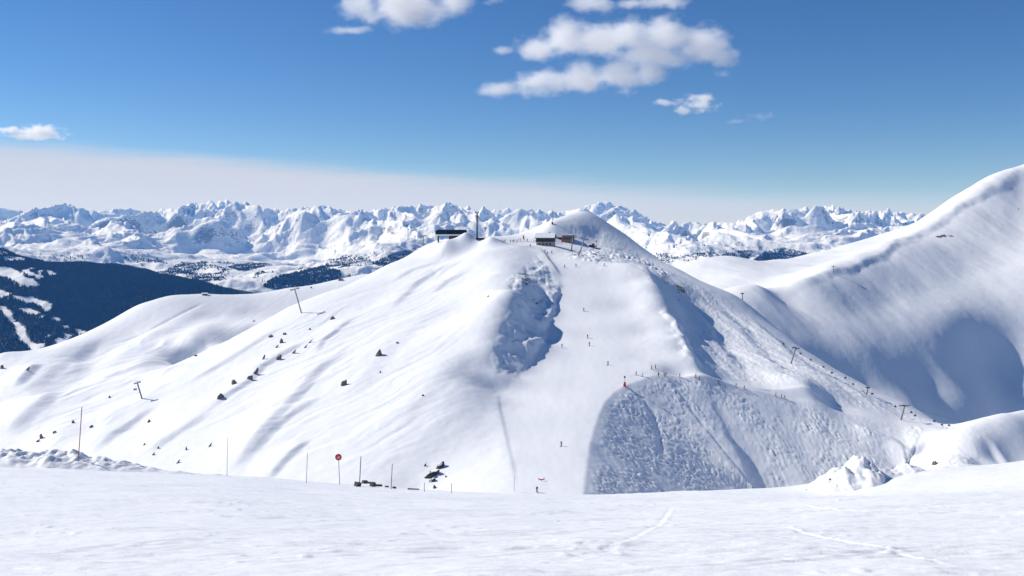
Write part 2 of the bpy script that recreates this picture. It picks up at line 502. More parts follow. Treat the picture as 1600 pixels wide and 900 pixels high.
ridge("1250 655;1300 690;1360 715;1410 740", 1.0, 12, 8.0, rag=1.0)
ridge("1330 665;1390 690;1430 715", 1.5, 8, 5.0)
gully("1430 696;1490 698;1530 705;1568 712", 3.0, 6.0)
# right flank: lit ribs with shaded lee sides
ridge("1036 470;1056 505;1078 555;1096 588", 2.0, 4, 5, rag=2.0)
ridge("1072 470;1100 510;1128 552;1156 596", 2.2, 14, 9, rag=2.0)
ridge("1110 470;1150 515;1190 560;1230 600", 1.7, 16, 10, rag=2.0)
ridge("1160 490;1210 535;1260 575;1330 610;1400 640", 1.5, 12, 8, rag=1.0)
ridge("975 408;990 412;1012 424;1030 455", 1.5, 5, 4, rag=1.0)
ridge("838 386;850 398;866 420;876 436", 1.2, 6, 3)

# wind-piled mounds on the summit shoulder
for u, v, d, hh, rr in ((728, 366, 655, 5.5, 9.0), (767, 371, 646, 4.0, 8.0), (697, 376, 650, 1.5, 10.0), (782, 377, 650, 2.0, 7.0)):
    c = pt(u, v, d); r_ = np.hypot(hill.X - c[0], (hill.Y - c[1]) * .9)
    hill.Z += np.maximum(c[2] - hill.h(c[0], c[1]), 0.8) * np.exp(-(r_ / rr) ** 1.6)

# rock showing through
rock = np.zeros_like(hill.Z)
for s, a in (("812 426;828 426;834 446;824 454;812 446", .66), ("822 455;840 466;846 480;830 470", 0.55),
             ("1022 424;1040 428;1052 445;1038 446", 0.62), ("1050 442;1066 446;1076 458;1060 458", 0.75), ("1050 458;1064 466;1072 478;1060 472", 0.5),
             ("1048 470;1062 485;1080 520;1068 505", 0.48), ("1085 515;1100 530;1116 545;1100 540", 0.45)):
    rock = np.maximum(rock, a * area(s, 2.0))
hill_o = hill.build('hill', M_HILL, {'rock': rock})
# ------------------------------------------------------------------ foreground piste
fg = []
for r in parse("""-200 905 12.6;0 902 12.6;400 900 12.6;800 900 12.6;1200 900 12.6;1600 900 12.6;1800 900 12.6
-100 764 30;0 764 30;200 768 30;400 778 30;600 788 30;800 793 30;1000 794 30;1200 790 30;1400 779 30;1600 770 30;1700 768 30
-150 731 60;0 731 60;100 731 60;215 736 60;300 741 60;400 746 60;550 758 60;700 768 60;800 771 60;900 773 60;1000 773 60;1100 769 60;1200 766 60;1270 761 60;1350 745 62;1450 735 64;1520 731 66;1600 731 68;1750 731 70"""):
    fg.append(pt(*r))
for u, v in ((-150, 731), (0, 731), (215, 736), (400, 746), (550, 758), (700, 768), (800, 771), (1000, 773), (1200, 766), (1350, 745), (1450, 735), (1600, 731), (1750, 731)):
    p = pt(u, v, 70); fg.append((p[0], p[1], p[2] - 0.55))
    p = pt(u, v, 85); fg.append((p[0], p[1], p[2] - 4.5))
    p = pt(u, v, 120); fg.append((p[0], p[1], p[2] - 24))
    p = pt(u, v, 160); fg.append((p[0], p[1], -110))
for x in (-60, -30, 0, 30, 60):
    fg.append((x, 0, -1.7)); fg.append((x, -25, 5.0))
near_f = RBF(np.array(fg), 14.0, 0.0)
_y = np.concatenate([np.linspace(-25, 6, 40)[:-1], 6 * (80 / 6.0) ** np.linspace(0, 1, 1000), np.linspace(81, 150, 60)])
field = Sheet(np.linspace(-0.8, 0.8, 1150), _y, lambda y: np.maximum(np.asarray(y, float), 24.0) + 8)
field.Z = near_f(field.X, field.Y)
X, Y = field.X, field.Y
fall = smooth(95, 70, Y)
dz = 0.10 * fbm(X / 9, Y / 6, 3, 101) + 0.030 * fbm(X / 2.2, Y / 0.9, 4, 102) + 0.011 * fbm(X / .5, Y / .22, 3, 103) + 0.06 * np.clip(noise(X / .34, Y / .30, 106) + .5 * noise(X / 3, Y / 3, 107) - .62, 0, .5)
dz += 0.02 * np.clip(ridged((X + .5 * Y) / 3.0, (Y - .1 * X) / .5, 3, 104) - .45, 0, 1)
field.Z += dz * fall
def groove(p0, p1, bend, wd, dp, berm):
    t = np.linspace(0, 1, 14)[:, None]
    a, b = np.array(p0, float), np.array(p1, float); n = np.array([-(b - a)[1], (b - a)[0]])
    P = a + (b - a) * t + n * bend * (4 * t * (1 - t))
    sl = near(field, P, 1.5)
    d, q, f = polyline_sd(field.X[sl], field.Y[sl], P)
    e = smooth(0, .1, f) * smooth(1, .9, f)
    field.Z[sl] += e * (-dp * np.exp(-(d / wd) ** 2) + berm * np.exp(-((q - 1.8 * wd) / wd) ** 2))
gr = np.random.default_rng(77)
for k in range(170):
    y0 = 9 * (60 / 9.0) ** gr.random(); x0 = (gr.random() - .5) * 1.25 * y0
    L_ = gr.uniform(4, 22); an = gr.normal(0.0, 0.2) + (PI if gr.random() < .5 else 0)
    p0 = (x0, y0); p1 = (x0 + L_ * math.cos(an), y0 + L_ * math.sin(an) * .8)
    if min(p0[1], p1[1]) < 6 or max(p0[1], p1[1]) > 66: continue
    be = gr.normal(0, .08); wd = gr.uniform(.05, .10); dp = gr.uniform(.008, .022)
    groove(p0, p1, be, wd, dp, dp * .8)
    if gr.random() < .5: groove((p0[0], p0[1] + .35), (p1[0], p1[1] + .35), be, wd, dp, dp * .8)
for s in ("1225 824;1300 842;1400 864;1510 888", "1050 792;1035 815;960 858;880 880;780 898", "20 868;120 862;260 850;420 842", "-20 836;140 832;300 835;420 829",
          "560 852;680 843;800 846;930 838", "300 890;420 878;560 872;700 878", "640 800;760 806;900 800;1040 806", "1240 790;1340 800;1480 806;1600 804",
          "1120 872;1240 862;1360 868;1500 856", "880 812;1000 822;1130 818;1260 828", "100 796;220 802;340 799;480 808", "430 818;560 812;700 820"):
    P = np.array([tuple(field.hit(r[0], r[1])) for r in parse(s)])
    t_ = np.linspace(0, len(P) - 1, 40); P = np.stack([np.interp(t_, np.arange(len(P)), P[:, k]) for k in (0, 1)], -1)
    for _ in range(4): P[1:-1] = (P[:-2] + 2 * P[1:-1] + P[2:]) / 4
    for off in (0, .32):
        Q = P + np.array([0, off]); sl = near(field, Q, 1.5)
        d, q, f = polyline_sd(field.X[sl], field.Y[sl], Q)
        e = smooth(0, .15, f) * smooth(1, .85, f)
        field.Z[sl] += e * (-.011 * np.exp(-(d / .06) ** 2) + .006 * np.exp(-((q - .13) / .07) ** 2))
field_o = field.build('ground', M_NEAR)

def tr(s): return np.array([tuple(field.hit(r[0], r[1])) for r in parse(s)])

# ------------------------------------------------------------------ right-hand mountain
MP = []
for r in parse("""1150 464 960;1200 452 1000;1250 440 1030;1300 425 1070;1350 405 1115;1400 381 1180;1445 360 1240;1472 342 1270;1500 321 1300;1537 296 1330;1565 280 1350;1590 270 1360;1640 252 1370;1720 225 1380
1150 500 905;1200 505 915;1250 500 945;1300 500 965;1350 480 1010;1400 470 1040;1450 450 1080;1500 420 1130;1500 360 1230;1550 330 1280;1600 300 1330;1600 360 1240;1550 400 1170
1170 540 860;1200 560 850;1250 590 858;1300 640 838;1250 550 890;1300 550 908;1350 560 910;1400 540 950;1450 520 985;1500 500 1020;1550 490 1045;1600 465 1065;1680 430 1090;1680 330 1250;1700 520 1010
1300 600 875;1350 615 880;1400 610 889;1450 600 920;1500 590 945;1550 575 985;1600 555 1005;1700 590 960
1400 650 857;1450 660 862;1500 660 888;1550 650 912;1600 640 940;1500 720 868;1600 700 915;1700 700 900
1060 416 1330;1090 406 1350;1140 402 1370;1170 409 1380;1215 405 1420;1267 400 1460;1325 381 1530;1375 366 1590;1410 358 1640;1440 345 1700;1520 330 1760
1100 430 1250;1160 432 1200;1200 435 1180;1250 425 1230;1300 412 1300;1350 395 1370;1390 378 1440;1420 362 1500"""):
    MP.append(pt(*r))
for r in parse("""150 950 -130;150 1200 -110;200 760 -190;330 720 -270;500 650 -330;700 650 -340;900 700 -320;150 1500 -140;300 1600 -130;500 1800 -130;800 1950 -150;1000 1500 0;1100 1100 20;1100 1900 -100;900 1200 60;300 1000 -90;320 1080 -92"""):
    MP.append(r)
mtn = Sheet(np.linspace(130, 1150, 800), np.linspace(620, 2000, 760), lambda y: np.ones_like(np.asarray(y, float)))
mtn.Z = RBF(np.array(MP), 22.0, 0.01)(mtn.X, mtn.Y)
mtn.Z0 = mtn.Z.copy()
X, Y = mtn.X, mtn.Y
mtn.Z += 2.2 * fbm(X / 150, Y / 150, 3, 201) + 0.8 * fbm((X + .5 * Y) / 45, (Y - .5 * X) / 110, 3, 205) + 0.16 * fbm(X / 16, Y / 24, 4, 203)
# cornice along the ridge: a lip on the windward side with a steep drop below it
rid = np.array([pt(*r) for r in parse("1180 456 930;1200 452 1000;1250 440 1030;1300 425 1070;1350 405 1115;1400 381 1180;1445 360 1240;1472 342 1270;1500 321 1300;1537 296 1330;1565 280 1350;1590 270 1360;1640 252 1370;1720 225 1380")])
d, q, f = polyline_sd(X, Y, rid)
qq = q + 7 * fbm(X / 55, Y / 55, 3, 207)
lip = np.where(qq > 0, np.exp(-(qq / 45) ** 2), 1 - smooth(0, -13, qq) if False else np.where(qq > -16, 1 - smooth(0, 1, -qq / 16), 0))
mtn.Z += 4.0 * lip * smooth(0.08, .25, f)
rockm = np.zeros_like(mtn.Z)
for s, a in (("1453 370;1480 364;1494 366;1494 371;1470 373", .7), ("1500 391;1512 391;1522 397;1510 397", .6), ("1586 322;1596 326;1592 332", .8), ("1396 357;1420 356;1418 361;1400 361", .7)):
    rockm = np.maximum(rockm, a * area(s, 3.0, mtn))
mtn_o = mtn.build('mountain', M_MTN, {'rock': rockm})

# ------------------------------------------------------------------ wooded valley side on the left
VP = []
for r in parse("""-150 380 4500;0 393 4600;20 400 4600;60 408 4600;110 409 4600;160 415 4600;220 423 4600;260 432 4600;300 441 4600;350 455 4600;420 478 4600;520 500 4500;650 520 4400
-150 470 4150;0 470 4150;100 470 4180;200 490 4150;300 500 4200;-150 570 3700;0 560 3750;100 560 3750;200 560 3800;400 580 3800;-150 640 3400;100 640 3400;300 640 3400"""):
    VP.append(pt(*r))
for x in (-3200, -2600, -2000, -1400, -800, -400): VP.append((x, 5000, -420)); VP.append((x, 5600, -560))
val = Sheet(np.linspace(-3300, -200, 420), np.linspace(3200, 5700, 340), lambda y: np.ones_like(np.asarray(y, float)))
val.Z = RBF(np.array(VP), 60.0, 0.01)(val.X, val.Y)
val.Z += 14 * fbm(val.X / 300, val.Y / 300, 4, 301) + 6 * (ridged(val.X / 160, val.Y / 400, 3, 305) - .5)
CLEAR = [[(0,416),(13,418),(29,427),(47,445),(34,443),(13,433),(0,430),(-30,428),(-30,414)],[(38,421),(50,428),(46,430),(36,424)],[(43,433),(58,444),(54,445),(42,436)],
 [(55,428),(68,432),(60,434)],[(74,421),(84,428),(78,429)],[(0,454),(15,460),(4,462),(-20,462),(-20,452)],[(22,462),(50,466),(76,474),(73,485),(67,477),(45,470),(27,465)],
 [(29,481),(43,482),(61,489),(52,490),(36,484)],[(3,479),(13,488),(16,497),(35,513),(34,522),(43,533),(56,542),(67,535),(63,542),(52,549),(43,537),(28,524),(25,510),(18,499),(6,490)],
 [(86,495),(93,501),(90,502),(85,498)],[(98,508),(106,511),(103,512)],[(120,514),(131,518),(125,523)],[(102,519),(111,527),(104,528)],[(88,530),(100,528),(104,533),(90,537)]]
pu, pv = proj(val.X, val.Y, val.Z)
openm = np.zeros(val.X.shape, bool)
for c in CLEAR: openm |= inside(pu, pv, np.array(c, float))
_tn = fbm(val.X / 130, val.Y / 130, 4, 311)
thin = smooth(0.55, 0.85, _tn - .5 * smooth(60, 140, pu) + 0.45 * smooth(90, 0, pu) * smooth(450, 400, pv))
for _ in range(2):
    o2 = openm.copy(); o2[:-1] |= openm[1:]; o2[:, 1:] |= openm[:, :-1]; o2[:, :-1] |= openm[:, 1:]; openm = o2
woods = np.where(openm, 0.0, 1 - thin)
val.W = woods
val_o = val.build('terrain', M_VAL, {'rock': woods * 1.6})  # dark forest floor, with the shade between the trees in its colour

# ------------------------------------------------------------------ far ranges
far = Sheet(np.linspace(-950, 950, 1500) / F, 4700 * (15500 / 4700.0) ** np.linspace(0, 1, 620), lambda y: np.asarray(y, float))
X, Y = far.X, far.Y
yy = [4700, 5000, 5600, 6500, 7500, 9000, 11000, 12500, 15500]
vt = np.interp(Y, yy, [505, 440, 408, 384, 366, 347, 326, 322, 330])
amp = np.interp(Y, yy, [60, 80, 105, 165, 260, 410, 560, 560, 450])
wx = X + 420 * fbm(X / 1900, Y / 1900, 3, 401); wy = Y + 420 * fbm(X / 1900, Y / 1900, 3, 405)
wx += 40 * fbm(X / 300, Y / 300, 2, 407); wy += 40 * fbm(X / 300, Y / 300, 2, 409)
R = ridged(wx / 2400, wy / 2400, 9, 411, gain=.48, sharp=1.15, wmin=.28)
R = np.clip((R - .36) / .5, 0, 2) ** 1.35
R2 = ridged(wx / 520, wy / 520, 7, 421, gain=.5, sharp=1.08, wmin=.35)
far.Z = (HOR - vt) / F * Y - amp * (1 - R) + 0.18 * amp * (R2 - .6) * (.2 + .8 * smooth(.15, .75, R)) + np.interp(Y, yy, [24, 24, 24, 22, 14, 5, 3, 3, 3]) * fbm(X / 300, Y / 300, 4, 431)
# skyline of the photo
sk = parse("""-150 325;0 322;30 330;60 327;85 321;105 317;125 325;150 330;185 327;200 325;232 332;270 325;300 320;330 316;365 314;400 321;440 330;480 322;520 325;560 330;600 327;620 322;650 322;690 321;705 317;725 324;760 328;800 328;825 326;850 331;880 331;905 325;920 321;950 315;975 325;1005 336;1020 346;1050 350;1100 347;1150 348;1180 332;1220 326;1250 328;1285 319;1300 325;1340 330;1380 330;1420 333;1460 338;1520 342;1750 340""")
ucol = 800 + F * far.q * 1.0
vd = np.interp(ucol, sk[:, 0], sk[:, 1]) + 0.6 * noise(ucol / 9.0, ucol * 0 + .5, 441)
tanv = (HOR - vd) / F
g = np.tile(tanv[None, :], (len(far.y), 1))
for it in range(3):
    el = (far.Z / Y)
    top = el.max(0)
    k = np.ones(9) / 9
    delta = tanv - top
    if it < 2: delta = np.convolve(np.pad(delta, 40, mode='edge'), np.ones(81) / 81, mode='valid')
    else: delta = np.convolve(np.pad(delta, 12, mode='edge'), np.hanning(27)[1:-1] / np.hanning(27).sum(), mode='valid')
    far.Z += delta[None, :] * Y * smooth(7200, 10500, Y)
low = smooth(-120, -330, far.Z) * 0.55
far_o = far.build('hills', M_FAR, {'low': low})
print('far z', far.Z.min(), far.Z.max(), 'mtn', mtn.Z.min(), mtn.Z.max(), 'val', val.Z.min(), val.Z.max(), 'hill', hill.Z.min(), hill.Z.max())
# ------------------------------------------------------------------ woods: far-off conifers that read as one mass
def mat_conifer():
    t = NT('conifer')
    n = t.noise(t.pos((.01, .01, .01)), 3.0, 4)
    return t.out(t.mixc(n, (0.008, 0.016, 0.012, 1), (0.02, 0.032, 0.024, 1)), 0.8, None, spec=0.1)
M_CON = mat_conifer()

def wood_mesh(name, pts, hs, mat, label):
    n = len(pts); k = 6; rg = np.random.default_rng(5)
    ang = np.arange(k) / k * 2 * PI
    V = np.zeros((n, 2 * k + 1, 3)); wr = hs * rg.uniform(.2, .3, n)
    for j in range(k):                               # a ragged skirt, a waist and a leaning tip
        r = wr * rg.uniform(.75, 1.2, n)
        V[:, j, 0] = np.cos(ang[j]) * r; V[:, j, 1] = np.sin(ang[j]) * r; V[:, j, 2] = hs * rg.uniform(.02, .14, n)
        r2 = wr * rg.uniform(.4, .65, n)
        V[:, k + j, 0] = np.cos(ang[j] + .5) * r2; V[:, k + j, 1] = np.sin(ang[j] + .5) * r2; V[:, k + j, 2] = hs * rg.uniform(.45, .6, n)
    V[:, 2 * k, 0] = rg.normal(0, .03, n) * hs; V[:, 2 * k, 2] = hs
    V += pts[:, None, :]
    f = []
    for j in range(k):
        m = (j + 1) % k
        f += [(j, m, k + j), (m, k + m, k + j), (k + j, k + m, 2 * k)]
    f = np.array(f)
    Fc = (np.arange(n)[:, None, None] * (2 * k + 1) + f[None]).reshape(-1, 3)
    me = bpy.data.meshes.new(name)
    mesh_from(me, V.reshape(-1, 3), Fc, False)
    me.materials.append(mat)
    o = bpy.data.objects.new(name, me); COL.objects.link(o)
    o['kind'] = 'stuff'; o['label'] = label
    return o

rg = np.random.default_rng(21)
N = 90000
px_ = rg.uniform(-3200, -900, N); py_ = rg.uniform(3550, 4680, N)
pz_ = val.h(px_, py_)
uu, vv = proj(px_, py_, pz_)
i = np.clip(np.interp(py_, val.y, np.arange(len(val.y))).astype(int), 0, len(val.y) - 1)
j = np.clip(np.interp(px_, val.q, np.arange(len(val.q))).astype(int), 0, len(val.q) - 1)
ok = (uu > -40) & (uu < 470) & (vv < 600) & (rg.random(N) < val.W[i, j])
pp = np.stack([px_, py_, pz_ - .3], -1)[ok]
forest_o = wood_mesh('forest', pp, rg.uniform(7, 14, len(pp)), M_CON, 'dark conifer forest covering the shaded valley side')

# scattered woods at the foot of the far range
N = 420000
fy = 4750 * (7000 / 4750.0) ** rg.random(N); fu = rg.uniform(-20, 1640, N)
fx = (fu - 800) / F * fy; fz = far.h(fx, fy)
uu, vv = proj(fx, fy, fz)
prob = np.zeros(N)
nz = fbm(fx / 420, fy / 420, 4, 501) + .5 * fbm(fx / 60, fy / 60, 2, 505)
band = smooth(392, 412, vv) * smooth(40, 120, uu) * smooth(900, 800, uu)
prob = np.maximum(prob, band * smooth(0.15, .6, nz) * .35)
band2 = smooth(376, 392, vv) * smooth(1000, 1060, uu) * smooth(1420, 1300, uu)
prob = np.maximum(prob, band2 * smooth(0.2, .6, nz) * .35)
for poly, pr in (([(408, 449), (428, 434), (470, 424), (505, 418), (532, 424), (534, 440), (500, 446), (450, 455)], .95),
                 ([(255, 425), (300, 402), (330, 408), (300, 430)], .35), ([(355, 418), (395, 405), (440, 395), (420, 415), (380, 425)], .5),
                 ([(580, 412), (610, 398), (650, 388), (640, 404), (600, 418)], .5),
                 ([(1172, 412), (1196, 393), (1222, 387), (1262, 396), (1275, 404), (1235, 412)], .95), ([(1120, 402), (1150, 392), (1180, 392), (1165, 412)], .6)):
    prob = np.where(inside(uu, vv, np.array(poly, float)), np.maximum(prob, pr), prob)
ok = rg.random(N) < prob
pp = np.stack([fx, fy, fz - .3], -1)[ok]
print('far trees', len(pp), 'forest', len(forest_o.data.polygons) // 18)
if len(pp) > 60000: pp = pp[:60000]
wood_mesh('far_woods', pp, rg.uniform(7, 15, len(pp)), M_CON, 'scattered dark woods low on the far mountain range')

# ------------------------------------------------------------------ clouds (real volumes, high above the air box)
def cloud(lumps, d, dens, label, seed, nscale=None, depth=.5, thr=.06, amp=2.0):
    k = d / F
    L = []
    big = max(q[2] for q in lumps)
    nscale = nscale or (.0085 if big > 50 else .016)
    amp = amp if big > 50 else 2.6
    for u, v, rx, ry in lumps:
        c = pt(u, v, d * 1.0); L.append((c, rx * k, max(rx * depth, ry * 1.4) * k * .9, ry * k))
    lo = np.min([c - np.array([a, b, e]) * 1.35 for c, a, b, e in L], 0); hi = np.max([c + np.array([a, b, e]) * 1.35 for c, a, b, e in L], 0)
    bm = bmesh.new()
    bmesh.ops.create_icosphere(bm, subdivisions=4, radius=1.0)
    for v_ in bm.verts:                               # a rounded box hull
        q = v_.co.copy(); m = max(abs(q.x), abs(q.y), abs(q.z))
        s_ = (abs(q.x) ** 4 + abs(q.y) ** 4 + abs(q.z) ** 4) ** .25
        v_.co = q / s_ * 1.12
    me = bpy.data.meshes.new('cloud'); bm.to_mesh(me); bm.free()
    o = bpy.data.objects.new('cloud', me); COL.objects.link(o)
    o.location = (lo + hi) / 2; o.scale = (hi - lo) / 2
    t = NT('cloud_vapour')
    P = t.pos()
    f = None
    for c, a, b, e in L:
        sub = t.n('ShaderNodeVectorMath', operation='SUBTRACT', ins={0: P, 1: tuple(c)})
        mul = t.n('ShaderNodeVectorMath', operation='MULTIPLY', ins={0: sub.outputs[0], 1: (1 / a, 1 / b, 1 / e)})
        ln = t.n('ShaderNodeVectorMath', operation='LENGTH', ins={0: mul.outputs[0]})
        g = t.math('SUBTRACT', 1.0, ln.outputs['Value'])
        if f is None: f = g
        else:
            f = t.math('SMOOTH_MAX', f, g, 0.25)
    add = t.n('ShaderNodeVectorMath', operation='ADD', ins={0: P, 1: (seed * 977.0, seed * 331.0, 0)})
    wv = t.n('ShaderNodeVectorMath', operation='MULTIPLY', ins={0: add.outputs[0], 1: (1, 1, 1.5)})
    nn = t.noise(wv.outputs[0], nscale, 7, 0.62)
    h = t.math('ADD', f, t.math('MULTIPLY', t.math('SUBTRACT', nn, 0.52), amp))
    dn = t.math('MULTIPLY', t.ramp(h, thr, thr + .85), dens)
    pv = t.n('ShaderNodeVolumePrincipled', ins={'Color': (1, 1, 1, 1), 'Density': dn, 'Anisotropy': 0.3, 'Absorption Color': (1, 1, 1, 1)})
    t.n('ShaderNodeOutputMaterial', ins={'Volume': pv.outputs[0]})
    t.m.cycles.volume_step_rate = .22
    me.materials.append(t.m)
    o['label'] = label; o['category'] = 'cloud'; o['group'] = 'white clouds in the blue sky'
    return o
CLOUDS = [
 ([(842,78,46,24),(885,62,58,36),(935,62,60,38),(990,58,62,36),(1045,56,62,36),(1095,70,52,36),(1128,90,30,20),(1010,86,90,28),(788,79,22,9),(780,139,40,18),(850,128,64,26),(912,120,62,34),(970,114,60,32),(1012,110,34,26)], 4200, .02, 'largest white cloud in the sky, two thick layers with a small blue gap'),
 ([(565,6,44,28),(612,6,62,42),(660,8,60,40),(706,2,38,26),(548,48,46,9)], 4000, .02, 'white cloud cut off by the top edge, left of the largest cloud'),
 ([(930,6,54,18),(1040,2,60,14),(985,6,40,10)], 4400, .02, 'thin grey cloud at the top edge above the largest cloud'),
 ([(1096,160,32,17),(1042,160,32,8),(1068,172,22,9)], 4600, .03, 'small ragged cloud below the right end of the largest cloud'),
 ([(1186,182,26,10),(1150,190,24,5)], 4700, .006, 'faintest thin wisp, lowest of the clouds on the right'),
 ([(1126,115,16,9)], 4500, .007, 'tiny puff just under the right end of the largest cloud'),
 ([(66,206,46,13),(18,203,26,9),(46,213,50,7)], 5200, .04, 'flat small cloud alone at the left edge over the far mountains'),
 ([(772,2,20,9)], 4300, .008, 'tiny puff at the top edge between the two large clouds'),
]
for k, (l_, d_, de, lab) in enumerate(CLOUDS): cloud(l_, d_, de, lab, k + 1)
# ------------------------------------------------------------------ building kit
M_STEEL = plain('galvanised_steel', (0.20, 0.21, 0.22), .5, .3)
M_DARK = plain('dark_metal', (0.035, 0.037, 0.042), .5)
M_BLACKROOF = plain('black_roofing', (0.012, 0.013, 0.018), .45)
M_TIMBER = plain('brown_timber', (0.085, 0.05, 0.03), .75, var=.45, scale=1.2)
M_GREYWOOD = plain('weathered_wood', (0.10, 0.095, 0.09), .8, var=.4, scale=8)
M_PLASTER = plain('pale_plaster', (0.42, 0.40, 0.37), .8)
M_STONE = plain('brown_stone_wall', (0.22, 0.18, 0.14), .8, var=.4, scale=1.5)
M_GLASS = plain('window_glass', (0.03, 0.045, 0.06), .15)
M_RED = plain('red_paint', (0.55, 0.03, 0.035), .5)
M_REDPAD = plain('red_padding', (0.62, 0.035, 0.03), .6)
M_WHITE = plain('white_paint', (0.78, 0.78, 0.78), .5, var=.05)
M_ROOFSNOW = plain('roof_snow', (0.84, 0.86, 0.90), .6, var=.03)
M_POLEGREY = plain('grey_pole', (0.30, 0.30, 0.31), .6)
M_POLERED = plain('faded_red_pole', (0.40, 0.10, 0.10), .6)
M_YELLOW = plain('yellow_paint', (0.55, 0.40, 0.05), .5)

def box(bm, c, s, rot=None, taper=None, bev=0.0):
    r = bmesh.ops.create_cube(bm, size=1.0)
    vs = r['verts']
    for v in vs:
        if taper and v.co.z > 0: v.co.x *= taper[0]; v.co.y *= taper[1]
        v.co = Vector((v.co.x * s[0], v.co.y * s[1], v.co.z * s[2]))
    if bev:
        es = list({e for v in vs for e in v.link_edges})
        vs = list({v for f in bmesh.ops.bevel(bm, geom=es, offset=bev, segments=2, affect='EDGES', profile=.6)['faces'] for v in f.verts} | {v for v in vs if v.is_valid})
    M = Matrix.Translation(Vector(c)) @ (rot.to_4x4() if rot is not None else Matrix.Identity(4))
    for v in vs: v.co = M @ v.co

def rod(bm, p0, p1, r0, r1=None, n=8):
    p0, p1 = Vector(p0), Vector(p1); r1 = r0 if r1 is None else r1
    ax = p1 - p0; L_ = ax.length
    r = bmesh.ops.create_cone(bm, cap_ends=True, segments=n, radius1=r0, radius2=r1, depth=L_)
    M = Matrix.Translation((p0 + p1) / 2) @ ax.to_track_quat('Z', 'Y').to_matrix().to_4x4()
    for v in r['verts']: v.co = M @ v.co

def obj(name, bm, mat, parent=None, smooth_shade=False):
    me = bpy.data.meshes.new(name)
    bmesh.ops.recalc_face_normals(bm, faces=bm.faces[:])
    bm.to_mesh(me); bm.free()
    if smooth_shade:
        for p in me.polygons: p.use_smooth = True
    me.materials.append(mat)
    o = bpy.data.objects.new(name, me); COL.objects.link(o)
    if parent is not None: o.parent = parent
    return o

def thing(name, label, cat, loc, rz=0.0, group=None, tilt=None):
    o = bpy.data.objects.new(name, None); COL.objects.link(o)
    o.empty_display_size = .3
    o.location = loc; o.rotation_euler = (tilt[0] if tilt else 0, tilt[1] if tilt else 0, rz)
    tag(o, label, cat, group); return o

def tag(o, label, cat, group=None):
    o['label'] = label; o['category'] = cat
    if group: o['group'] = group
    return o

def dup(root, loc, label, group=None, rot=None, scale=None):
    r = root.copy(); COL.objects.link(r); r.location = loc; r['label'] = label
    if group: r['group'] = group
    if rot is not None: r.rotation_euler = rot
    if scale is not None: r.scale = (scale,) * 3
    for ch in list(root.children):
        c = ch.copy(); COL.objects.link(c); c.parent = r
        for g_ in list(ch.children):
            d_ = g_.copy(); COL.objects.link(d_); d_.parent = c
    return r

def B(): return bmesh.new()
def P3(u, v, d): return Vector(pt(u, v, d))
def on(sheet, u, v): return sheet.hit(u, v)

# ------------------------------------------------------------------ summit lift station (left)
def station():
    d = 684.0; k = d / F
    g = P3(706, 377, d); g.z = min(float(hill.h(g.x, g.y)) - .3, P3(706, 379, d).z)
    top = P3(706, 358.5, d).z - g.z
    r = thing('lift_station', 'long black-roofed chairlift station on the snowy summit shoulder', 'lift station', g, 0.04)
    W = 49 * k; D = 9.0
    b = B(); box(b, (0, 0, top - 1.9), (W, D, 3.4), taper=(.93, .8), bev=.12); obj('roof', b, M_BLACKROOF, r)
    b = B(); box(b, (0, -.2, top - 4.2), (W * .97, D * 1.04, 1.1), bev=.1); obj('canopy', b, M_WHITE, r)
    for x, y in ((-.45, -.3), (.45, -.3), (-.45, .3), (.45, .3)):
        b = B(); box(b, (W * x * .95, D * y, (top - 4.7) / 2), (.9, .9, top - 4.72)); obj('post', b, M_DARK, r)
    b = B(); box(b, (W * .08, D * .08, (top - 4.75) / 2), (W * .34, D * .6, top - 4.75), bev=.05); w_ = obj('cabin', b, M_TIMBER, r)
    for x in (-.07, .04, .15):
        b = B(); box(b, (W * (x + .05), D * .08 - D * .3 - .03, (top - 4.75) * .6), (W * .075, .1, 1.5)); obj('window', b, M_GLASS, w_)
    b = B(); box(b, (W * .52, 0, (top - 4.75) * .35), (W * .1, D * .5, (top - 4.75) * .7), bev=.05); obj('motor_housing', b, M_DARK, r)
    b = B(); box(b, (-W * .49, -.3, top - 2.4), (1.2, D * .7, 2.8), bev=.15); obj('bullwheel_cover', b, M_DARK, r)
    return r
station_o = station()

def mast():
    d = 652.0; k = d / F
    g = P3(745.5, 374, d); g.z = float(hill.h(g.x, g.y)) - .4
    H = P3(745, 331, d).z - g.z
    r = thing('radio_mast', 'tall dark radio mast standing right of the black-roofed station', 'mast', g)
    b = B(); rod(b, (0, 0, 0), (0, 0, H), .62, .5, 10); obj('pole', b, M_DARK, r)
    for z, x in ((H - .5, -1.2), (H - .6, 1.1), (H - 3.2, -1.0), (H - 3.3, .95), (H - 1.4, .3)):
        b = B(); rod(b, (0, 0, z), (x, 0, z), .12, n=6); rod(b, (x, -.1, z - .7), (x, -.1, z + .9), .28, n=8); obj('antenna', b, M_STEEL, r)
    b = B(); box(b, (2.2, 0, 1.0), (6.5, 3.2, 1.2), bev=.08); obj('plinth', b, M_DARK, r)
    b = B(); rod(b, (0, 0, H), (.1, 0, H + 1.8), .06, .03, 6); obj('lightning_rod', b, M_STEEL, r)
    g2 = P3(757, 371, d); g2.z = float(hill.h(g2.x, g2.y)) - .3
    H2 = P3(757, 355.5, d).z - g2.z
    q = thing('box_post', 'thin post with a small dark box, just right of tall mast', 'lamp post', g2)  # kind of fitting unknown; built as a plain dark box on a post
    b = B(); rod(b, (0, 0, 0), (0, 0, H2), .07, .06, 8); obj('post', b, M_STEEL, q)
    b = B(); box(b, (0, 0, H2 - .3), (3.4, .7, .5), bev=.1); box(b, (.9, 0, H2 - .9), (.8, .7, .8), bev=.1); obj('box_head', b, M_DARK, q)
mast()

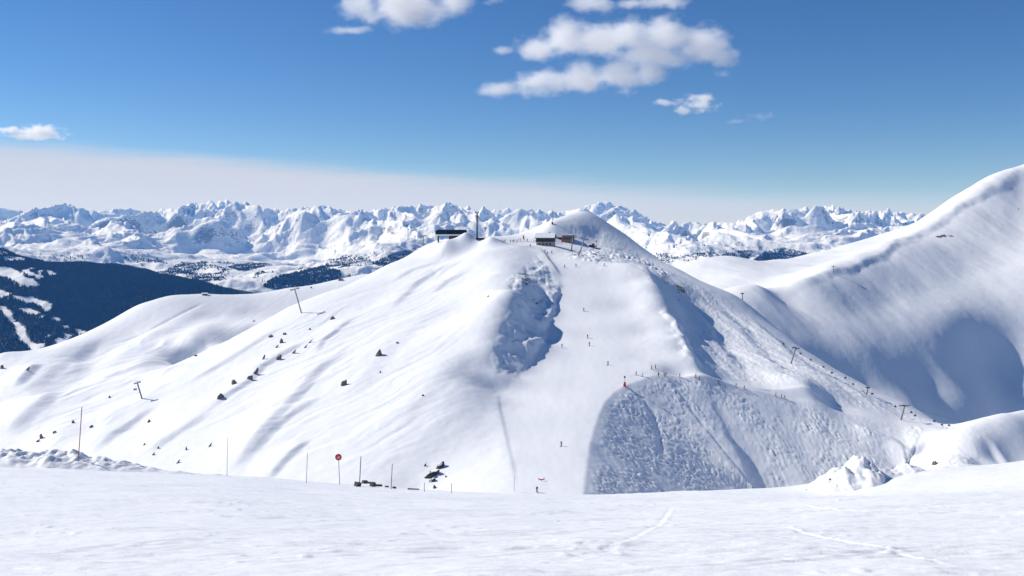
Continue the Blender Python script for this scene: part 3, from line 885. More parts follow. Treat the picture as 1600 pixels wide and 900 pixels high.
# ------------------------------------------------------------------ lift pylons
def pylon_mesh(H, arm, sheave=2.6, rad=.42):
    b = B(); rod(b, (0, 0, -1.2), (0, 0, H), rad, rad * .72, 12); pole = b
    b = B(); box(b, (0, 0, H + .25), (arm, .45, .5), bev=.05); arm_b = b
    return pole, arm_b
def pylon(base, H, arm, label, lean=(0, 0), rz=0.0, sheave=2.8, slope=0.0, group='steel chairlift pylons on the slopes', sheet=None):
    r = thing('lift_pylon', label, 'lift pylon', base, rz, group, tilt=lean)
    p, a = pylon_mesh(H, arm)
    obj('pole', p, M_STEEL, r, True); ao = obj('crossarm', a, M_STEEL, r)
    for s in (-1, 1):
        b = B()
        rot = Matrix.Rotation(slope, 3, 'X')
        box(b, (s * arm / 2, 0, H + .25), (.22, sheave, .3), rot)
        for t_ in (-.42, -.14, .14, .42):
            c = rot @ Vector((0, sheave * t_, .22))
            rod(b, (s * arm / 2 - .14, c.y, H + .25 + c.z), (s * arm / 2 + .14, c.y, H + .25 + c.z), .26, n=10)
        obj('sheave_train', b, M_DARK, ao)
    b = B(); box(b, (0, .35, H * .5), (.06, .06, H * .96))
    for z in np.arange(.6, H, .6): box(b, (0, .45, z), (.4, .05, .05))
    for z in np.arange(.8, H, 2.4): box(b, (0, .28, z), (.05, .3, .05))
    obj('ladder', b, M_STEEL, r)
    b = B(); box(b, (0, 0, H + .72), (arm * .55, 1.2, .08)); box(b, (0, .58, H + 1.3), (arm * .55, .06, .06)); box(b, (0, -.58, H + 1.3), (arm * .55, .06, .06))
    for x in (-.27, 0, .27):
        for y in (-.58, .58): box(b, (arm * x, y, H + 1.0), (.06, .06, .6))
    obj('platform', b, M_STEEL, r)
    r['top'] = H + .4
    return r

def head(p):                                              # world point of the arm centre
    bpy.context.view_layer.update()
    return p.matrix_world @ Vector((0, 0, p['top']))

def pyl(ub, vb, ut, vt_, arm_px, label, sheet=None, rz=0.6, slope=0.0, sheave_px=None, dd=0):
    sh = sheet or hill
    g = on(sh, ub, vb); k = g.y / F
    H = math.hypot(ut - ub, vt_ - vb) * k
    lean = math.atan2((ut - ub), (vb - vt_))
    p = pylon(g, max(H - .5, 2), arm_px * k, label, (0, lean * 1.0), 0.0, sheave=(sheave_px or arm_px * .6) * k, slope=slope)
    p.rotation_mode = 'XYZ'
    p.rotation_euler = Matrix.Rotation(lean, 3, 'Y').to_quaternion().__matmul__(Matrix.Rotation(rz, 3, 'Z').to_quaternion()).to_euler()
    return p

pA = pyl(471, 489, 461, 451, 12, 'leaning steel lift pylon on the skyline of the left slope', rz=.5, slope=.25)
pB = pyl(222, 623, 215, 597, 9, 'steel lift pylon low on the left slope with a chair beside it', rz=.5, slope=.25)
pC = pyl(662, 381, 661.5, 365, 9, 'small lift pylon just left of the black-roofed station', rz=.9, slope=.1)
pD = pyl(893, 391, 895, 370, 10, 'lift pylon right of the chalet, next to the small grey building', rz=.5, slope=-.2)
pE = pyl(904, 400, 913, 373, 11, 'leaning lift pylon between the chalet and the parked groomer', rz=.5, slope=-.3)
pF = pyl(1236, 568, 1243, 543, 11, 'lift pylon halfway down the shaded right flank', rz=.6, slope=-.4)
pG = pyl(1408, 656, 1413, 633, 17, 'widest lift pylon, low on the right flank above the cat track', rz=.7, slope=-.35)
pH = pyl(1354, 617, 1356, 605, 5, 'short slender lift pylon between the two larger right flank pylons', rz=.6, slope=-.4)
pI = pyl(1302, 427, 1302, 416, 6, 'lone lift pylon on the crest of the right-hand mountain', mtn, rz=.8)
pJ = pyl(1160, 463, 1160, 453, 5, 'tiny lift pylon where the hill edge meets the right mountain', rz=.8)

def rope(pts, label, sag=1.5, off=0.0, r=.035):
    cu = bpy.data.curves.new('haul_rope', 'CURVE'); cu.dimensions = '3D'; cu.bevel_depth = r; cu.bevel_resolution = 1
    P = []
    for a, b_ in zip(pts[:-1], pts[1:]):
        for i in range(12):
            t = i / 12; q = a.lerp(b_, t); q.z -= sag * 4 * t * (1 - t) * min(1, (b_ - a).length / 100); P.append(q)
    P.append(pts[-1])
    s = cu.splines.new('POLY'); s.points.add(len(P) - 1)
    for i, q in enumerate(P): s.points[i].co = (q.x + off, q.y, q.z, 1)
    tmp = bpy.data.objects.new('tmp', cu); COL.objects.link(tmp)
    dg = bpy.context.evaluated_depsgraph_get(); me = bpy.data.meshes.new_from_object(tmp.evaluated_get(dg))
    bpy.data.objects.remove(tmp); me.name = 'haul_rope'; me.materials.clear(); me.materials.append(M_DARK)
    o = bpy.data.objects.new('haul_rope', me); COL.objects.link(o)
    tag(o, label, 'cable'); return P
LEFT_LINE = [head(pB), head(pA), head(pC), station_o.matrix_world @ Vector((-10, 0, 4.5))]
rope(LEFT_LINE, 'thin lift cable climbing the left slope to the black-roofed station')
_e = on(hill, 1494, 668) + Vector((2, -4, 4))
RIGHT_LINE = [head(pD), head(pE), head(pF), head(pH), head(pG), _e]
RP = rope(RIGHT_LINE, 'thin lift cable running down the shaded right flank')

def chair_proto(loc, label, group):
    r = thing('lift_chair', label, 'lift chair', loc, .6, group)
    b = B(); rod(b, (0, 0, 0), (0, .2, -2.0), .06, n=6); obj('hanger', b, M_STEEL, r)
    b = B(); box(b, (0, -.1, -2.75), (2.2, .55, .12), bev=.03); obj('seat', b, M_DARK, r)
    b = B(); box(b, (0, .22, -2.35), (2.2, .1, .8), Matrix.Rotation(-.15, 3, 'X'), bev=.03); obj('backrest', b, M_DARK, r)
    b = B()
    for s in (-1, 1): rod(b, (s * 1.1, .25, -2.0), (s * 1.1, -.35, -2.75), .05, n=6); rod(b, (s * 1.1, -.35, -2.75), (s * 1.0, -.5, -3.2), .05, n=6)
    rod(b, (-1.1, .25, -2.0), (1.1, .25, -2.0), .05, n=6); rod(b, (-1.0, -.5, -3.2), (1.0, -.5, -3.2), .05, n=6)
    obj('frame', b, M_STEEL, r)
    return r
GC = 'chairs hanging on the lift down the right flank'
first = None
lineP = np.array([tuple(q) for q in RP]); lu, lv = proj(lineP[:, 0], lineP[:, 1], lineP[:, 2])
SMALL = 'small dark chairlift chair hanging over the shaded right flank'
for u, v in ((1224, 539), (1251, 554), (1267, 564), (1287, 575), (1300, 584), (1321, 592), (1333, 602), (1363, 617), (1399, 637), (1424, 646), (1430, 651), (1460, 660), (1472, 666), (1483, 668)):
    d_ = float(np.interp(u, lu, lineP[:, 1])); k = d_ / F
    c = P3(u, v, d_); c.z += 2.6
    gz = float(hill.h(c.x, c.y)) + 3.6
    c.z = max(c.z, gz)
    if first is None: first = chair_proto(c, SMALL, GC); first.scale = (.8,) * 3
    else: dup(first, c, SMALL, GC)
for u, v, lab in ((306, 556, 'lift chair hanging above the rocks in the middle of the left slope'), (397, 501, 'lift chair below the leaning pylon, against the grey gully'), (211.5, 609, 'lift chair hanging beside the low left pylon')):
    g = on(hill, u, v + 5); c = Vector((g.x, g.y, g.z + 4.0)); dup(first, c, lab, 'chairs hanging on the lift up the left slope')

# ------------------------------------------------------------------ chalet, second house, masts on the summit
def gable_roof(b, W, D, h0, h1, over=.7, th=.35):
    for s in (-1, 1):
        a = math.atan2(h1 - h0, D / 2); L_ = (D / 2 + over) / math.cos(a)
        box(b, (0, s * (D / 2 + over) / 2, h0 + (h1 - h0) * (1 - (D / 2 + over) / 2 / (D / 2)) ), (W + 2 * over, L_, th), Matrix.Rotation(-s * a, 3, 'X'))
def chalet():
    d = 640.0; k = d / F
    g = on(hill, 853, 383.5); g.y += 3; g.z -= .4
    r = thing('chalet', 'brown timber chalet with snowy roof at the top of the piste', 'chalet', g, -.18)
    W = 13.0; D = 9.0; h = 3.2
    b = B(); box(b, (0, 0, h / 2), (W, D, h), bev=.03); base = obj('ground_floor', b, M_PLASTER, r)
    b = B(); box(b, (0, 0, h + 1.55), (W * 1.02, D * 1.02, 3.1), bev=.03); up = obj('upper_floor', b, M_TIMBER, r)
    for x in (-4, -1.5, 1.2, 3.9):
        b = B(); box(b, (x, -D * .51 - .03, h + 1.7), (1.2, .1, 1.2)); obj('window', b, M_GLASS, up)
        b = B(); box(b, (x, -D * .5 - .03, 1.6), (1.3, .1, 1.3)); obj('window', b, M_GLASS, base)
    b = B(); box(b, (0, -D * .51 - .75, h - .02), (W * 1.02, 1.4, .16)); 
    for x in np.linspace(-5.4, 5.4, 12): box(b, (x, -D * .51 - 1.4, h + .5), (.1, .08, 1.0))
    box(b, (0, -D * .51 - 1.4, h + 1.02), (W * 1.02, .1, .1)); obj('balcony', b, M_TIMBER, r)
    b = B(); gable_roof(b, W, D * 1.05, h + 3.0, h + 5.8, 1.0, .3); rf = obj('roof', b, M_TIMBER, r)
    b = B(); gable_roof(b, W * .99, D * 1.03, h + 3.35, h + 6.15, .9, .45); obj('roof_snow', b, M_ROOFSNOW, rf)
    for s in (-1, 1):
        b = B()
        v1 = [b.verts.new((s * W * .505, y, z)) for y, z in ((-D * .51, h + 3.0), (D * .51, h + 3.0), (0, h + 5.7))]
        v2 = [b.verts.new((s * W * .48, y, z)) for y, z in ((-D * .51, h + 3.0), (D * .51, h + 3.0), (0, h + 5.7))]
        b.faces.new(v1); b.faces.new(v2[::-1])
        for i_ in range(3): b.faces.new((v1[i_], v1[(i_ + 1) % 3], v2[(i_ + 1) % 3], v2[i_]))
        obj('gable', b, M_TIMBER, r)
    b = B(); box(b, (2.5, 1.0, h + 6.2), (.8, .8, 1.8), bev=.04); obj('chimney', b, M_STONE, r)
chalet()
def annex():
    d = 646.0
    g = on(hill, 887, 378); g.y += 2; g.z -= .3
    r = thing('lift_building', 'small grey-brown building right of the brown chalet', 'building', g, -.3)
    b = B(); box(b, (.6, 0, 2.4), (8.0, 6.4, 4.8), bev=.05); w_ = obj('wall', b, M_STONE, r)
    for x in (-1.8, .2, 2.0):
        b = B(); box(b, (x + .4, -3.23, 3.0), (1.2, .1, 1.2)); obj('window', b, M_GLASS, w_)
    b = B(); box(b, (.6, 0, 5.0), (8.8, 7.2, .4), bev=.06); rf = obj('roof', b, M_DARK, r)
    b = B(); box(b, (.6, 0, 5.45), (8.4, 6.9, .5), bev=.2); obj('roof_snow', b, M_ROOFSNOW, rf)
    b = B(); box(b, (-5.6, .6, 1.9), (4.6, 5, 3.8), bev=.04); obj('side_shed', b, M_TIMBER, r)
annex()
def antenna():
    g = on(hill, 863, 350); k = g.y / F; H = 25 * k
    r = thing('antenna_mast', 'thin lattice antenna mast on the snow knoll behind the chalet', 'mast', g)
    b = B()
    for a in range(3):
        x, y = .38 * math.cos(a * 2.09), .38 * math.sin(a * 2.09)
        x2, y2 = .38 * math.cos(a * 2.09 + 2.09), .38 * math.sin(a * 2.09 + 2.09)
        rod(b, (x, y, -.4), (x * .5, y * .5, H * .8), .07, n=6)
        for i_ in range(9):
            z = H * .8 * i_ / 9; f0 = 1 - .5 * i_ / 9; f1 = 1 - .5 * (i_ + 1) / 9
            rod(b, (x * f0, y * f0, z), (x2 * f1, y2 * f1, z + H * .8 / 9), .04, n=5)
    rod(b, (0, 0, H * .78), (0, 0, H), .05, n=6)
    obj('lattice', b, M_STEEL, r)
    for z, x in ((H * .3, .8), (H * .5, -.8), (H * .75, .7)):
        b = B(); rod(b, (0, 0, z), (x, 0, z), .04, n=6); box(b, (x, 0, z), (.4, .25, 1.1), bev=.05); obj('antenna', b, M_POLERED if x > 0 else M_STEEL, r)
    b = B(); box(b, (0, 0, .6), (1.3, 1.3, 1.6), bev=.06); obj('cabinet', b, M_DARK, r)
antenna()
def flag(u, v, h_px, label, wide=1.0):
    g = on(hill, u, v); k = g.y / F; H = h_px * k
    r = thing('flag', label, 'flag', g)
    b = B(); rod(b, (0, 0, -.3), (0, 0, H), .07, .05, 8); obj('pole', b, M_POLEGREY, r)
    b = B(); n = 8
    prev = None
    for i_ in range(n + 1):
        x = wide * i_ / n; y = .12 * math.sin(i_ * 1.1)
        cur = [b.verts.new((x + .06, y + o_, z)) for z in (H * .25, H * .97) for o_ in (-.015, .015)]
        if prev: 
            b.faces.new((prev[0], cur[0], cur[2], prev[2])); b.faces.new((prev[1], prev[3], cur[3], cur[1]))
            b.faces.new((prev[0], prev[1], cur[1], cur[0])); b.faces.new((prev[2], cur[2], cur[3], prev[3]))
        prev = cur
    obj('banner_cloth', b, M_RED, r)
flag(817, 376, 8.5, 'tall narrow red flag among the people left of the chalet', .9)
flag(877.5, 381, 9, 'red flag between the chalet and the small grey building', 1.0)
def groomer():
    g = on(hill, 925, 386); 
    r = thing('snow_groomer', 'dark snow groomer parked on the bank right of the chalet', 'snow groomer', g, -.35)
    for s in (-1, 1):
        b = B(); box(b, (0, s * 1.3, .45), (4.6, 1.0, .9), bev=.3); obj('track', b, M_DARK, r)
    b = B(); box(b, (-.4, 0, 1.2), (4.0, 2.0, .9), bev=.15); obj('body', b, M_DARK, r)
    b = B(); box(b, (.9, 0, 2.1), (1.7, 1.9, 1.3), taper=(.8, .9), bev=.12); c = obj('cab', b, M_RED, r)
    b = B(); box(b, (1.72, 0, 2.2), (.08, 1.5, .8)); obj('windscreen', b, M_GLASS, c)
    b = B(); box(b, (2.9, 0, .6), (.2, 4.2, 1.0), Matrix.Rotation(.2, 3, 'Y'), bev=.04); box(b, (2.4, 0, .6), (.9, 1.2, .2)); obj('blade', b, M_STEEL, r)
    b = B(); rod(b, (-3.0, -1.9, .4), (-3.0, 1.9, .4), .4, n=10); obj('tiller', b, M_DARK, r)
groomer()
def post(u, v, h_px, label, mat=None, r_=.09, sheet=None, name='post', top=None, cat='post', dz=0):
    g = on(sheet or hill, u, v); k = g.y / F; H = h_px * k
    b = B(); rod(b, (0, 0, -.5), (0, 0, H), r_, r_ * .8, 8)
    if top: box(b, (0, 0, H - top[2] / 2), top, bev=.04)
    o = obj(name, b, mat or M_DARK); o.location = g; tag(o, label, cat); return o
post(932, 387, 11, 'lone dark post just right of the parked groomer', r_=.16, top=(.9, .3, .9))
def hut():
    g = on(hill, 318, 462); g = Vector((g.x, g.y + 3, 0)); g.z = float(hill.h(g.x, g.y)) - .3
    r = thing('hut', 'tiny brown hut with a snowy roof on the far left spur', 'hut', g, .2)
    b = B(); box(b, (0, 0, .7), (4.0, 3.2, 1.4), bev=.04); w_ = obj('wall', b, M_TIMBER, r)
    b = B(); box(b, (.6, -1.62, .65), (.7, .08, 1.2)); obj('door', b, M_GREYWOOD, w_)
    b = B(); gable_roof(b, 4.0, 3.3, 1.4, 2.0, .3, .2); obj('roof', b, M_ROOFSNOW, r)
hut()
# ------------------------------------------------------------------ people
def person_mesh(pose):
    J = dict(pose)
    bm = bmesh.new(); lay = bm.verts.layers.skin.verify()
    vs = {}
    for n_, (x, y, z, r) in J.items():
        v = bm.verts.new((x, y, z)); v[lay].radius = (r, r); v[lay].use_root = (n_ == 'pelvis'); vs[n_] = v
    E = [('pelvis', 'waist'), ('waist', 'chest'), ('chest', 'neck'), ('neck', 'head'), ('head', 'crown'),
         ('chest', 'shl'), ('shl', 'ell'), ('ell', 'wrl'), ('wrl', 'hal'), ('chest', 'shr'), ('shr', 'elr'), ('elr', 'wrr'), ('wrr', 'har'),
         ('pelvis', 'hil'), ('hil', 'knl'), ('knl', 'anl'), ('anl', 'tol'), ('pelvis', 'hir'), ('hir', 'knr'), ('knr', 'anr'), ('anr', 'tor')]
    for a, b_ in E: bm.edges.new((vs[a], vs[b_]))
    me = bpy.data.meshes.new('person'); bm.to_mesh(me); bm.free()
    o = bpy.data.objects.new('tmp', me); COL.objects.link(o)
    m = o.modifiers.new('skin', 'SKIN'); m.use_smooth_shade = True
    s = o.modifiers.new('sub', 'SUBSURF'); s.levels = 1; s.render_levels = 1
    dg = bpy.context.evaluated_depsgraph_get()
    r = bpy.data.meshes.new_from_object(o.evaluated_get(dg)); bpy.data.objects.remove(o)
    r.name = 'person'
    hipz, neckz, hx = J['pelvis'][2], J['neck'][2], J['chest']
    ank = J['anl'][2]
    r.materials.clear()
    for _ in range(4): r.materials.append(None)
    for p in r.polygons:
        c = p.center
        wr = min((Vector(J[k][:3]) - c).length for k in ('hal', 'har'))
        if c.z > neckz + .05: p.material_index = 3 if (c.z > J['head'][2] + .02 or c.y > J['head'][1] + .02) else 2
        elif wr < .09: p.material_index = 3
        elif c.z > hipz - .02: p.material_index = 0
        elif c.z < ank + .10: p.material_index = 3
        else: p.material_index = 1
    return r
# facing -y; z up; metres
ski_pose = {'pelvis': (0, .10, .86, .15), 'waist': (0, .05, 1.02, .145), 'chest': (0, -.04, 1.26, .17), 'neck': (0, -.10, 1.45, .065), 'head': (0, -.14, 1.57, .105), 'crown': (0, -.15, 1.68, .085),
 'shl': (.19, -.05, 1.36, .085), 'ell': (.30, -.02, 1.10, .062), 'wrl': (.30, -.27, 1.02, .045), 'hal': (.29, -.37, 1.02, .05),
 'shr': (-.19, -.05, 1.36, .085), 'elr': (-.30, -.02, 1.10, .062), 'wrr': (-.30, -.27, 1.02, .045), 'har': (-.29, -.37, 1.02, .05),
 'hil': (.11, .08, .80, .115), 'knl': (.13, -.12, .48, .082), 'anl': (.13, .03, .12, .075), 'tol': (.13, -.16, .06, .06),
 'hir': (-.11, .08, .80, .115), 'knr': (-.13, -.12, .48, .082), 'anr': (-.13, .03, .12, .075), 'tor': (-.13, -.16, .06, .06)}
stand_pose = {'pelvis': (0, .0, .95, .15), 'waist': (0, 0, 1.10, .145), 'chest': (0, -.01, 1.34, .17), 'neck': (0, -.02, 1.53, .065), 'head': (0, -.03, 1.64, .105), 'crown': (0, -.03, 1.75, .085),
 'shl': (.20, 0, 1.44, .085), 'ell': (.27, .04, 1.18, .062), 'wrl': (.25, -.10, .98, .045), 'hal': (.24, -.15, .92, .05),
 'shr': (-.20, 0, 1.44, .085), 'elr': (-.27, .04, 1.18, .062), 'wrr': (-.25, -.10, .98, .045), 'har': (-.24, -.15, .92, .05),
 'hil': (.11, 0, .88, .115), 'knl': (.13, -.04, .50, .082), 'anl': (.14, .03, .11, .075), 'tol': (.14, -.16, .06, .06),
 'hir': (-.11, 0, .88, .115), 'knr': (-.13, -.02, .50, .082), 'anr': (-.14, .03, .11, .075), 'tor': (-.14, -.16, .06, .06)}
PM = {'ski': person_mesh(ski_pose), 'stand': person_mesh(stand_pose)}
_cm = {}
CLOTH = dict(black=(.02, .02, .025), navy=(.02, .03, .08), red=(.42, .03, .04), grey=(.16, .16, .18), green=(.05, .11, .07), yellow=(.40, .36, .10), brown=(.12, .07, .05), white=(.6, .6, .62), skin=(.45, .30, .22), blue=(.05, .14, .35))
def cloth(c):
    if c not in _cm: _cm[c] = plain(c + '_cloth', CLOTH[c], .8, var=.15, scale=6)
    return _cm[c]
def ski_bm(s):
    b = B(); x = s * .13
    box(b, (x, -.15, .03), (.09, 1.5, .03)); box(b, (x, -.98, .07), (.085, .2, .03), Matrix.Rotation(-.4, 3, 'X'))
    return b
SKI = [obj('ski', ski_bm(s), M_DARK) for s in (-1, 1)]
def person(u, v, label, jacket, trousers, pose='ski', face=0.0, group=None, sc=1.0, helmet='black'):
    g = on(hill, u, v)
    o = bpy.data.objects.new('person', PM[pose]); COL.objects.link(o)
    for i_, c in enumerate((jacket, trousers, 'skin', helmet)):
        o.material_slots[i_].link = 'OBJECT'; o.material_slots[i_].material = cloth(c)
    o.location = g; n = hill.normal(g.x, g.y, 2.0)
    o.rotation_euler = (0, 0, face); o.scale = (sc * 1.04,) * 3
    tag(o, label, 'skier' if pose == 'ski' else 'person', group)
    if pose == 'ski':
        for s in SKI:
            c = s.copy(); COL.objects.link(c); c.parent = o
            # the skis lie along the slope under the feet
            loc = Matrix.Rotation(-face, 3, 'Z') @ n
            c.rotation_euler = Vector((0, 0, 1)).rotation_difference(loc).to_euler()
    return o
GS = 'skiers scattered over the groomed piste'; GT = 'people along the cat track above the mogul slope'; GX = 'people gathered on the summit terrace'
R_ = random.Random(5)
for a in [
 (839, 769, 'skier in black nearest the foreground, just below the red banner', 'black', 'black', 'ski', .3, GS),
 (877, 697, 'skier in dark red alone on the lower piste', 'red', 'black', 'ski', -.4, GS),
 (878, 543, 'skier in black farthest left on the middle piste, near the cliff shadow', 'black', 'grey', 'ski', .5, GS),
 (918, 528, 'skier in a red jacket, upper of a close pair on the middle piste', 'red', 'black', 'ski', .2, GS),
 (921, 540, 'skier in black, lower of a close pair on the middle piste', 'black', 'black', 'ski', -.3, GS),
 (912, 486, 'skier in black alone high on the piste, right of the shadow tip', 'black', 'navy', 'ski', .7, GS),
 (950, 570, 'skier in grey alone between the middle piste and the red snow gun', 'grey', 'black', 'ski', -.6, GS),
 (882, 418, 'skier in green-grey near the top of the piste, left of two', 'green', 'grey', 'ski', .4, GS),
 (900, 416.5, 'skier in black near the top of the piste, right of two', 'black', 'black', 'ski', -.2, GS),
 (944, 415.5, 'skier in black at the top right edge of the piste by the moguls', 'black', 'navy', 'ski', .9, GS),
 (857, 405, 'skier in a yellow jacket just below the chalet', 'yellow', 'grey', 'ski', .1, GS),
 (851.5, 394, 'skier in grey, left of three setting off below the chalet', 'grey', 'black', 'ski', .3, GS),
 (855, 397.5, 'skier in brown, middle of three setting off below the chalet', 'brown', 'black', 'ski', -.3, GS),
 (862, 396, 'skier in black, right of three setting off below the chalet', 'black', 'black', 'ski', .5, GS),
 (828.5, 386, 'person in black at the left end of the chalet terrace steps', 'black', 'black', 'stand', .5, GX),
 (1018, 577, 'skier in a red jacket, left of the upper pair above the cat track', 'red', 'black', 'ski', .9, GT),
 (1024, 575.5, 'skier in dark green, right of the upper pair above the cat track', 'green', 'black', 'ski', .9, GT),
 (994, 586, 'skier in grey nearest to the red snow gun on the cat track', 'grey', 'grey', 'ski', 1.1, GT),
 (1004, 588.5, 'skier in pale clothes, second from the red snow gun on the cat track', 'white', 'grey', 'ski', 1.0, GT),
 (1029, 588.5, 'person in black left of the yellow-clad one on the cat track', 'black', 'black', 'stand', .4, GT),
 (1038, 589.5, 'person in pale yellow standing on the cat track', 'yellow', 'yellow', 'stand', -.3, GT),
 (1040.5, 588.5, 'person in grey-green close behind the yellow-clad one', 'green', 'grey', 'stand', .8, GT),
 (1062, 589, 'skier in black alone on the cat track, right of the yellow-clad person', 'black', 'navy', 'ski', 1.2, GT),
 (1087, 590, 'skier in black, upper of a pair farther along the cat track', 'black', 'black', 'ski', 1.2, GT),
 (1093, 593.5, 'skier in grey-green, lower of a pair farther along the cat track', 'green', 'black', 'ski', 1.2, GT),
 (1123, 599.5, 'skier in black at the start of the narrow part of the cat track', 'black', 'black', 'ski', 1.2, GT),
 (1150, 605, 'skier in navy in the middle of the narrow cat track', 'navy', 'black', 'ski', 1.2, GT),
 (1163, 608, 'skier in brown right after the navy one on the narrow cat track', 'brown', 'black', 'ski', 1.2, GT),
 (1212, 619.5, 'skier in black, first of three at the far right of the cat track', 'black', 'black', 'ski', 1.2, GT),
 (1221, 621.5, 'skier in brown, second of three at the far right of the cat track', 'brown', 'black', 'ski', 1.2, GT),
 (1226, 623, 'skier in grey, last of three at the far right of the cat track', 'grey', 'black', 'ski', 1.2, GT),
 (927, 392, 'skier in green below the parked groomer', 'green', 'grey', 'ski', .6, GS),
 (936, 396.5, 'skier in grey lower right of the parked groomer', 'grey', 'grey', 'ski', .6, GS),
]: person(*a, sc=1.2)
TER = 'tiny dark-clad figure standing in the crowd on the summit terrace'
for u in (784, 787, 789, 798, 801.5, 803, 806, 808, 810.5, 813, 820, 824, 834, 837):
    person(u, 378 + R_.uniform(-1.5, 1.2), TER, R_.choice(('black', 'navy', 'grey', 'black')), 'black', 'stand', R_.uniform(-2, 2), GX, sc=1.18)
for s in SKI: bpy.data.objects.remove(s)

# ------------------------------------------------------------------ snow gun, banner, markers on the piste
def snow_gun():
    g = on(hill, 976, 603.5); k = g.y / F
    r = thing('snow_gun', 'snow gun on a mast with red padding at the mogul slope corner', 'snow gun', g)
    H = 15 * k
    b = B(); rod(b, (0, 0, -.5), (0, 0, H), .09, .08, 10); obj('pole', b, M_STEEL, r)
    b = B(); rod(b, (0, 0, .05), (0, 0, 2.0), .75, .45, 14); obj('padding', b, M_REDPAD, r, True)
    b = B(); rod(b, (0, -.55, H - .1), (0, .5, H + .1), .42, .34, 14); box(b, (0, 0, H - .5), (.3, .3, .5), bev=.04); obj('fan_head', b, M_DARK, r)
snow_gun()
def banner():
    a, b_ = on(hill, 841, 751), on(hill, 851, 751)
    b = B(); n = 14; prev = None; k = a.y / F
    r = thing('safety_banner', 'short red banner sagging between two stakes on the lower piste', 'banner', a)
    for i_ in range(n + 1):
        t = i_ / n; q = (b_ - a) * t; sag = 4 * t * (1 - t)
        lo = Vector((q.x, q.y - .5 * sag, q.z + .55 - .32 * sag)); hi = lo + Vector((0, .02, .42))
        cur = [b.verts.new(p + Vector((0, o_, 0))) for p in (lo, hi) for o_ in (-.012, .012)]
        if prev:
            b.faces.new((prev[0], cur[0], cur[2], prev[2])); b.faces.new((prev[1], prev[3], cur[3], cur[1]))
            b.faces.new((prev[0], prev[1], cur[1], cur[0])); b.faces.new((prev[2], cur[2], cur[3], prev[3]))
        prev = cur
    obj('cloth', b, M_RED, r)
    for q in (Vector((0, 0, 0)), b_ - a):
        b = B(); rod(b, q + Vector((0, 0, -.3)), q + Vector((0, 0, 1.05)), .03, n=6); obj('stake', b, M_POLEGREY, r)
banner()
def marker():
    g = on(hill, 799, 585)
    r = thing('warning_board', 'small red warning board at the foot of the shaded cliff', 'sign', g)
    for s in (-.7, .7):
        b = B(); rod(b, (s, 0, -.3), (s, 0, 1.3), .04, n=6); obj('post', b, M_POLEGREY, r)
    b = B(); box(b, (0, -.06, 1.05), (1.7, .05, .5), Matrix.Rotation(.35, 3, 'Y'), bev=.01); obj('board', b, M_RED, r)
    b = B(); box(b, (0, -.1, 1.05), (1.7, .04, .16), Matrix.Rotation(-.35, 3, 'Y'), bev=.01); obj('stripe', b, M_WHITE, r)
marker()
post(803.5, 768, 26, 'thin dark rod standing in for a gully shade line, bottom left of the piste', M_DARK, .06, name='stake', cat='stake')  # dark rod added where only the shade line of the gully runs

# ------------------------------------------------------------------ rocks
def rock_bm(w, h, dep, seed, sharp=.3):
    b = B(); rr = random.Random(seed)
    bmesh.ops.create_icosphere(b, subdivisions=3, radius=1.0)
    dirs = [Vector((rr.gauss(0, 1), rr.gauss(0, 1), rr.gauss(0, .8))).normalized() for _ in range(11)]
    offs = [rr.uniform(.45, .8) for _ in dirs]
    for v in b.verts:
        c = v.co.copy()
        for d_, o_ in zip(dirs, offs):
            t = c.dot(d_) - o_
            if t > 0: c -= d_ * t
        if c.z > 0: q = 1 - sharp * c.z; c.x *= q; c.y *= q
        c += Vector((float(noise(c.x * 3 + seed, c.y * 3)), float(noise(c.y * 3, c.z * 3 + seed)), float(noise(c.z * 3 + seed, c.x * 3)))) * .07
        v.co = Vector((c.x * w / 1.3, c.y * dep / 1.3, c.z * h))
    return b
def mat_rock(name='rock', a=(.075, .064, .054, 1), b=(.27, .225, .18, 1)):
    t = NT(name)
    tc = t.n('ShaderNodeTexCoord').outputs['Object']
    c = t.mixc(t.noise(tc, 1.6, 6, .7), a, b)
    nz = t.n('ShaderNodeSeparateXYZ', ins={0: t.n('ShaderNodeNewGeometry').outputs['Normal']}).outputs[2]
    sn = t.ramp(t.math('ADD', nz, t.math('MULTIPLY', t.noise(tc, 2.2, 5, .65), .9)), 0.98, 1.12)
    return t.out(t.mixc(sn, c, SNOW), .85, t.bump(t.noise(tc, 4, 5), .08, .6), spec=.15)
M_ROCK = mat_rock(); M_ROCKDARK = mat_rock('dark_rock', (.035, .027, .022, 1), (.13, .10, .08, 1))
GR = 'brown rocks poking out of the left slope'
def rock(u, v, w_px, h_px, label, rot=0.0, sheet=None, group=GR, sharp=.25, seed=None, name='rock'):
    sh = sheet or hill
    g = on(sh, u, v + h_px * .3); k = g.y / F
    o = obj(name, rock_bm(w_px * k * .72, h_px * k * .88, w_px * k * .55, seed or int(u * 7 + v)), M_ROCKDARK if 'dark' in group else M_ROCK)
    o.location = g; o.rotation_euler = (0, rot, random.Random(u).uniform(-.5, .5)); tag(o, label, 'rock', group); return o
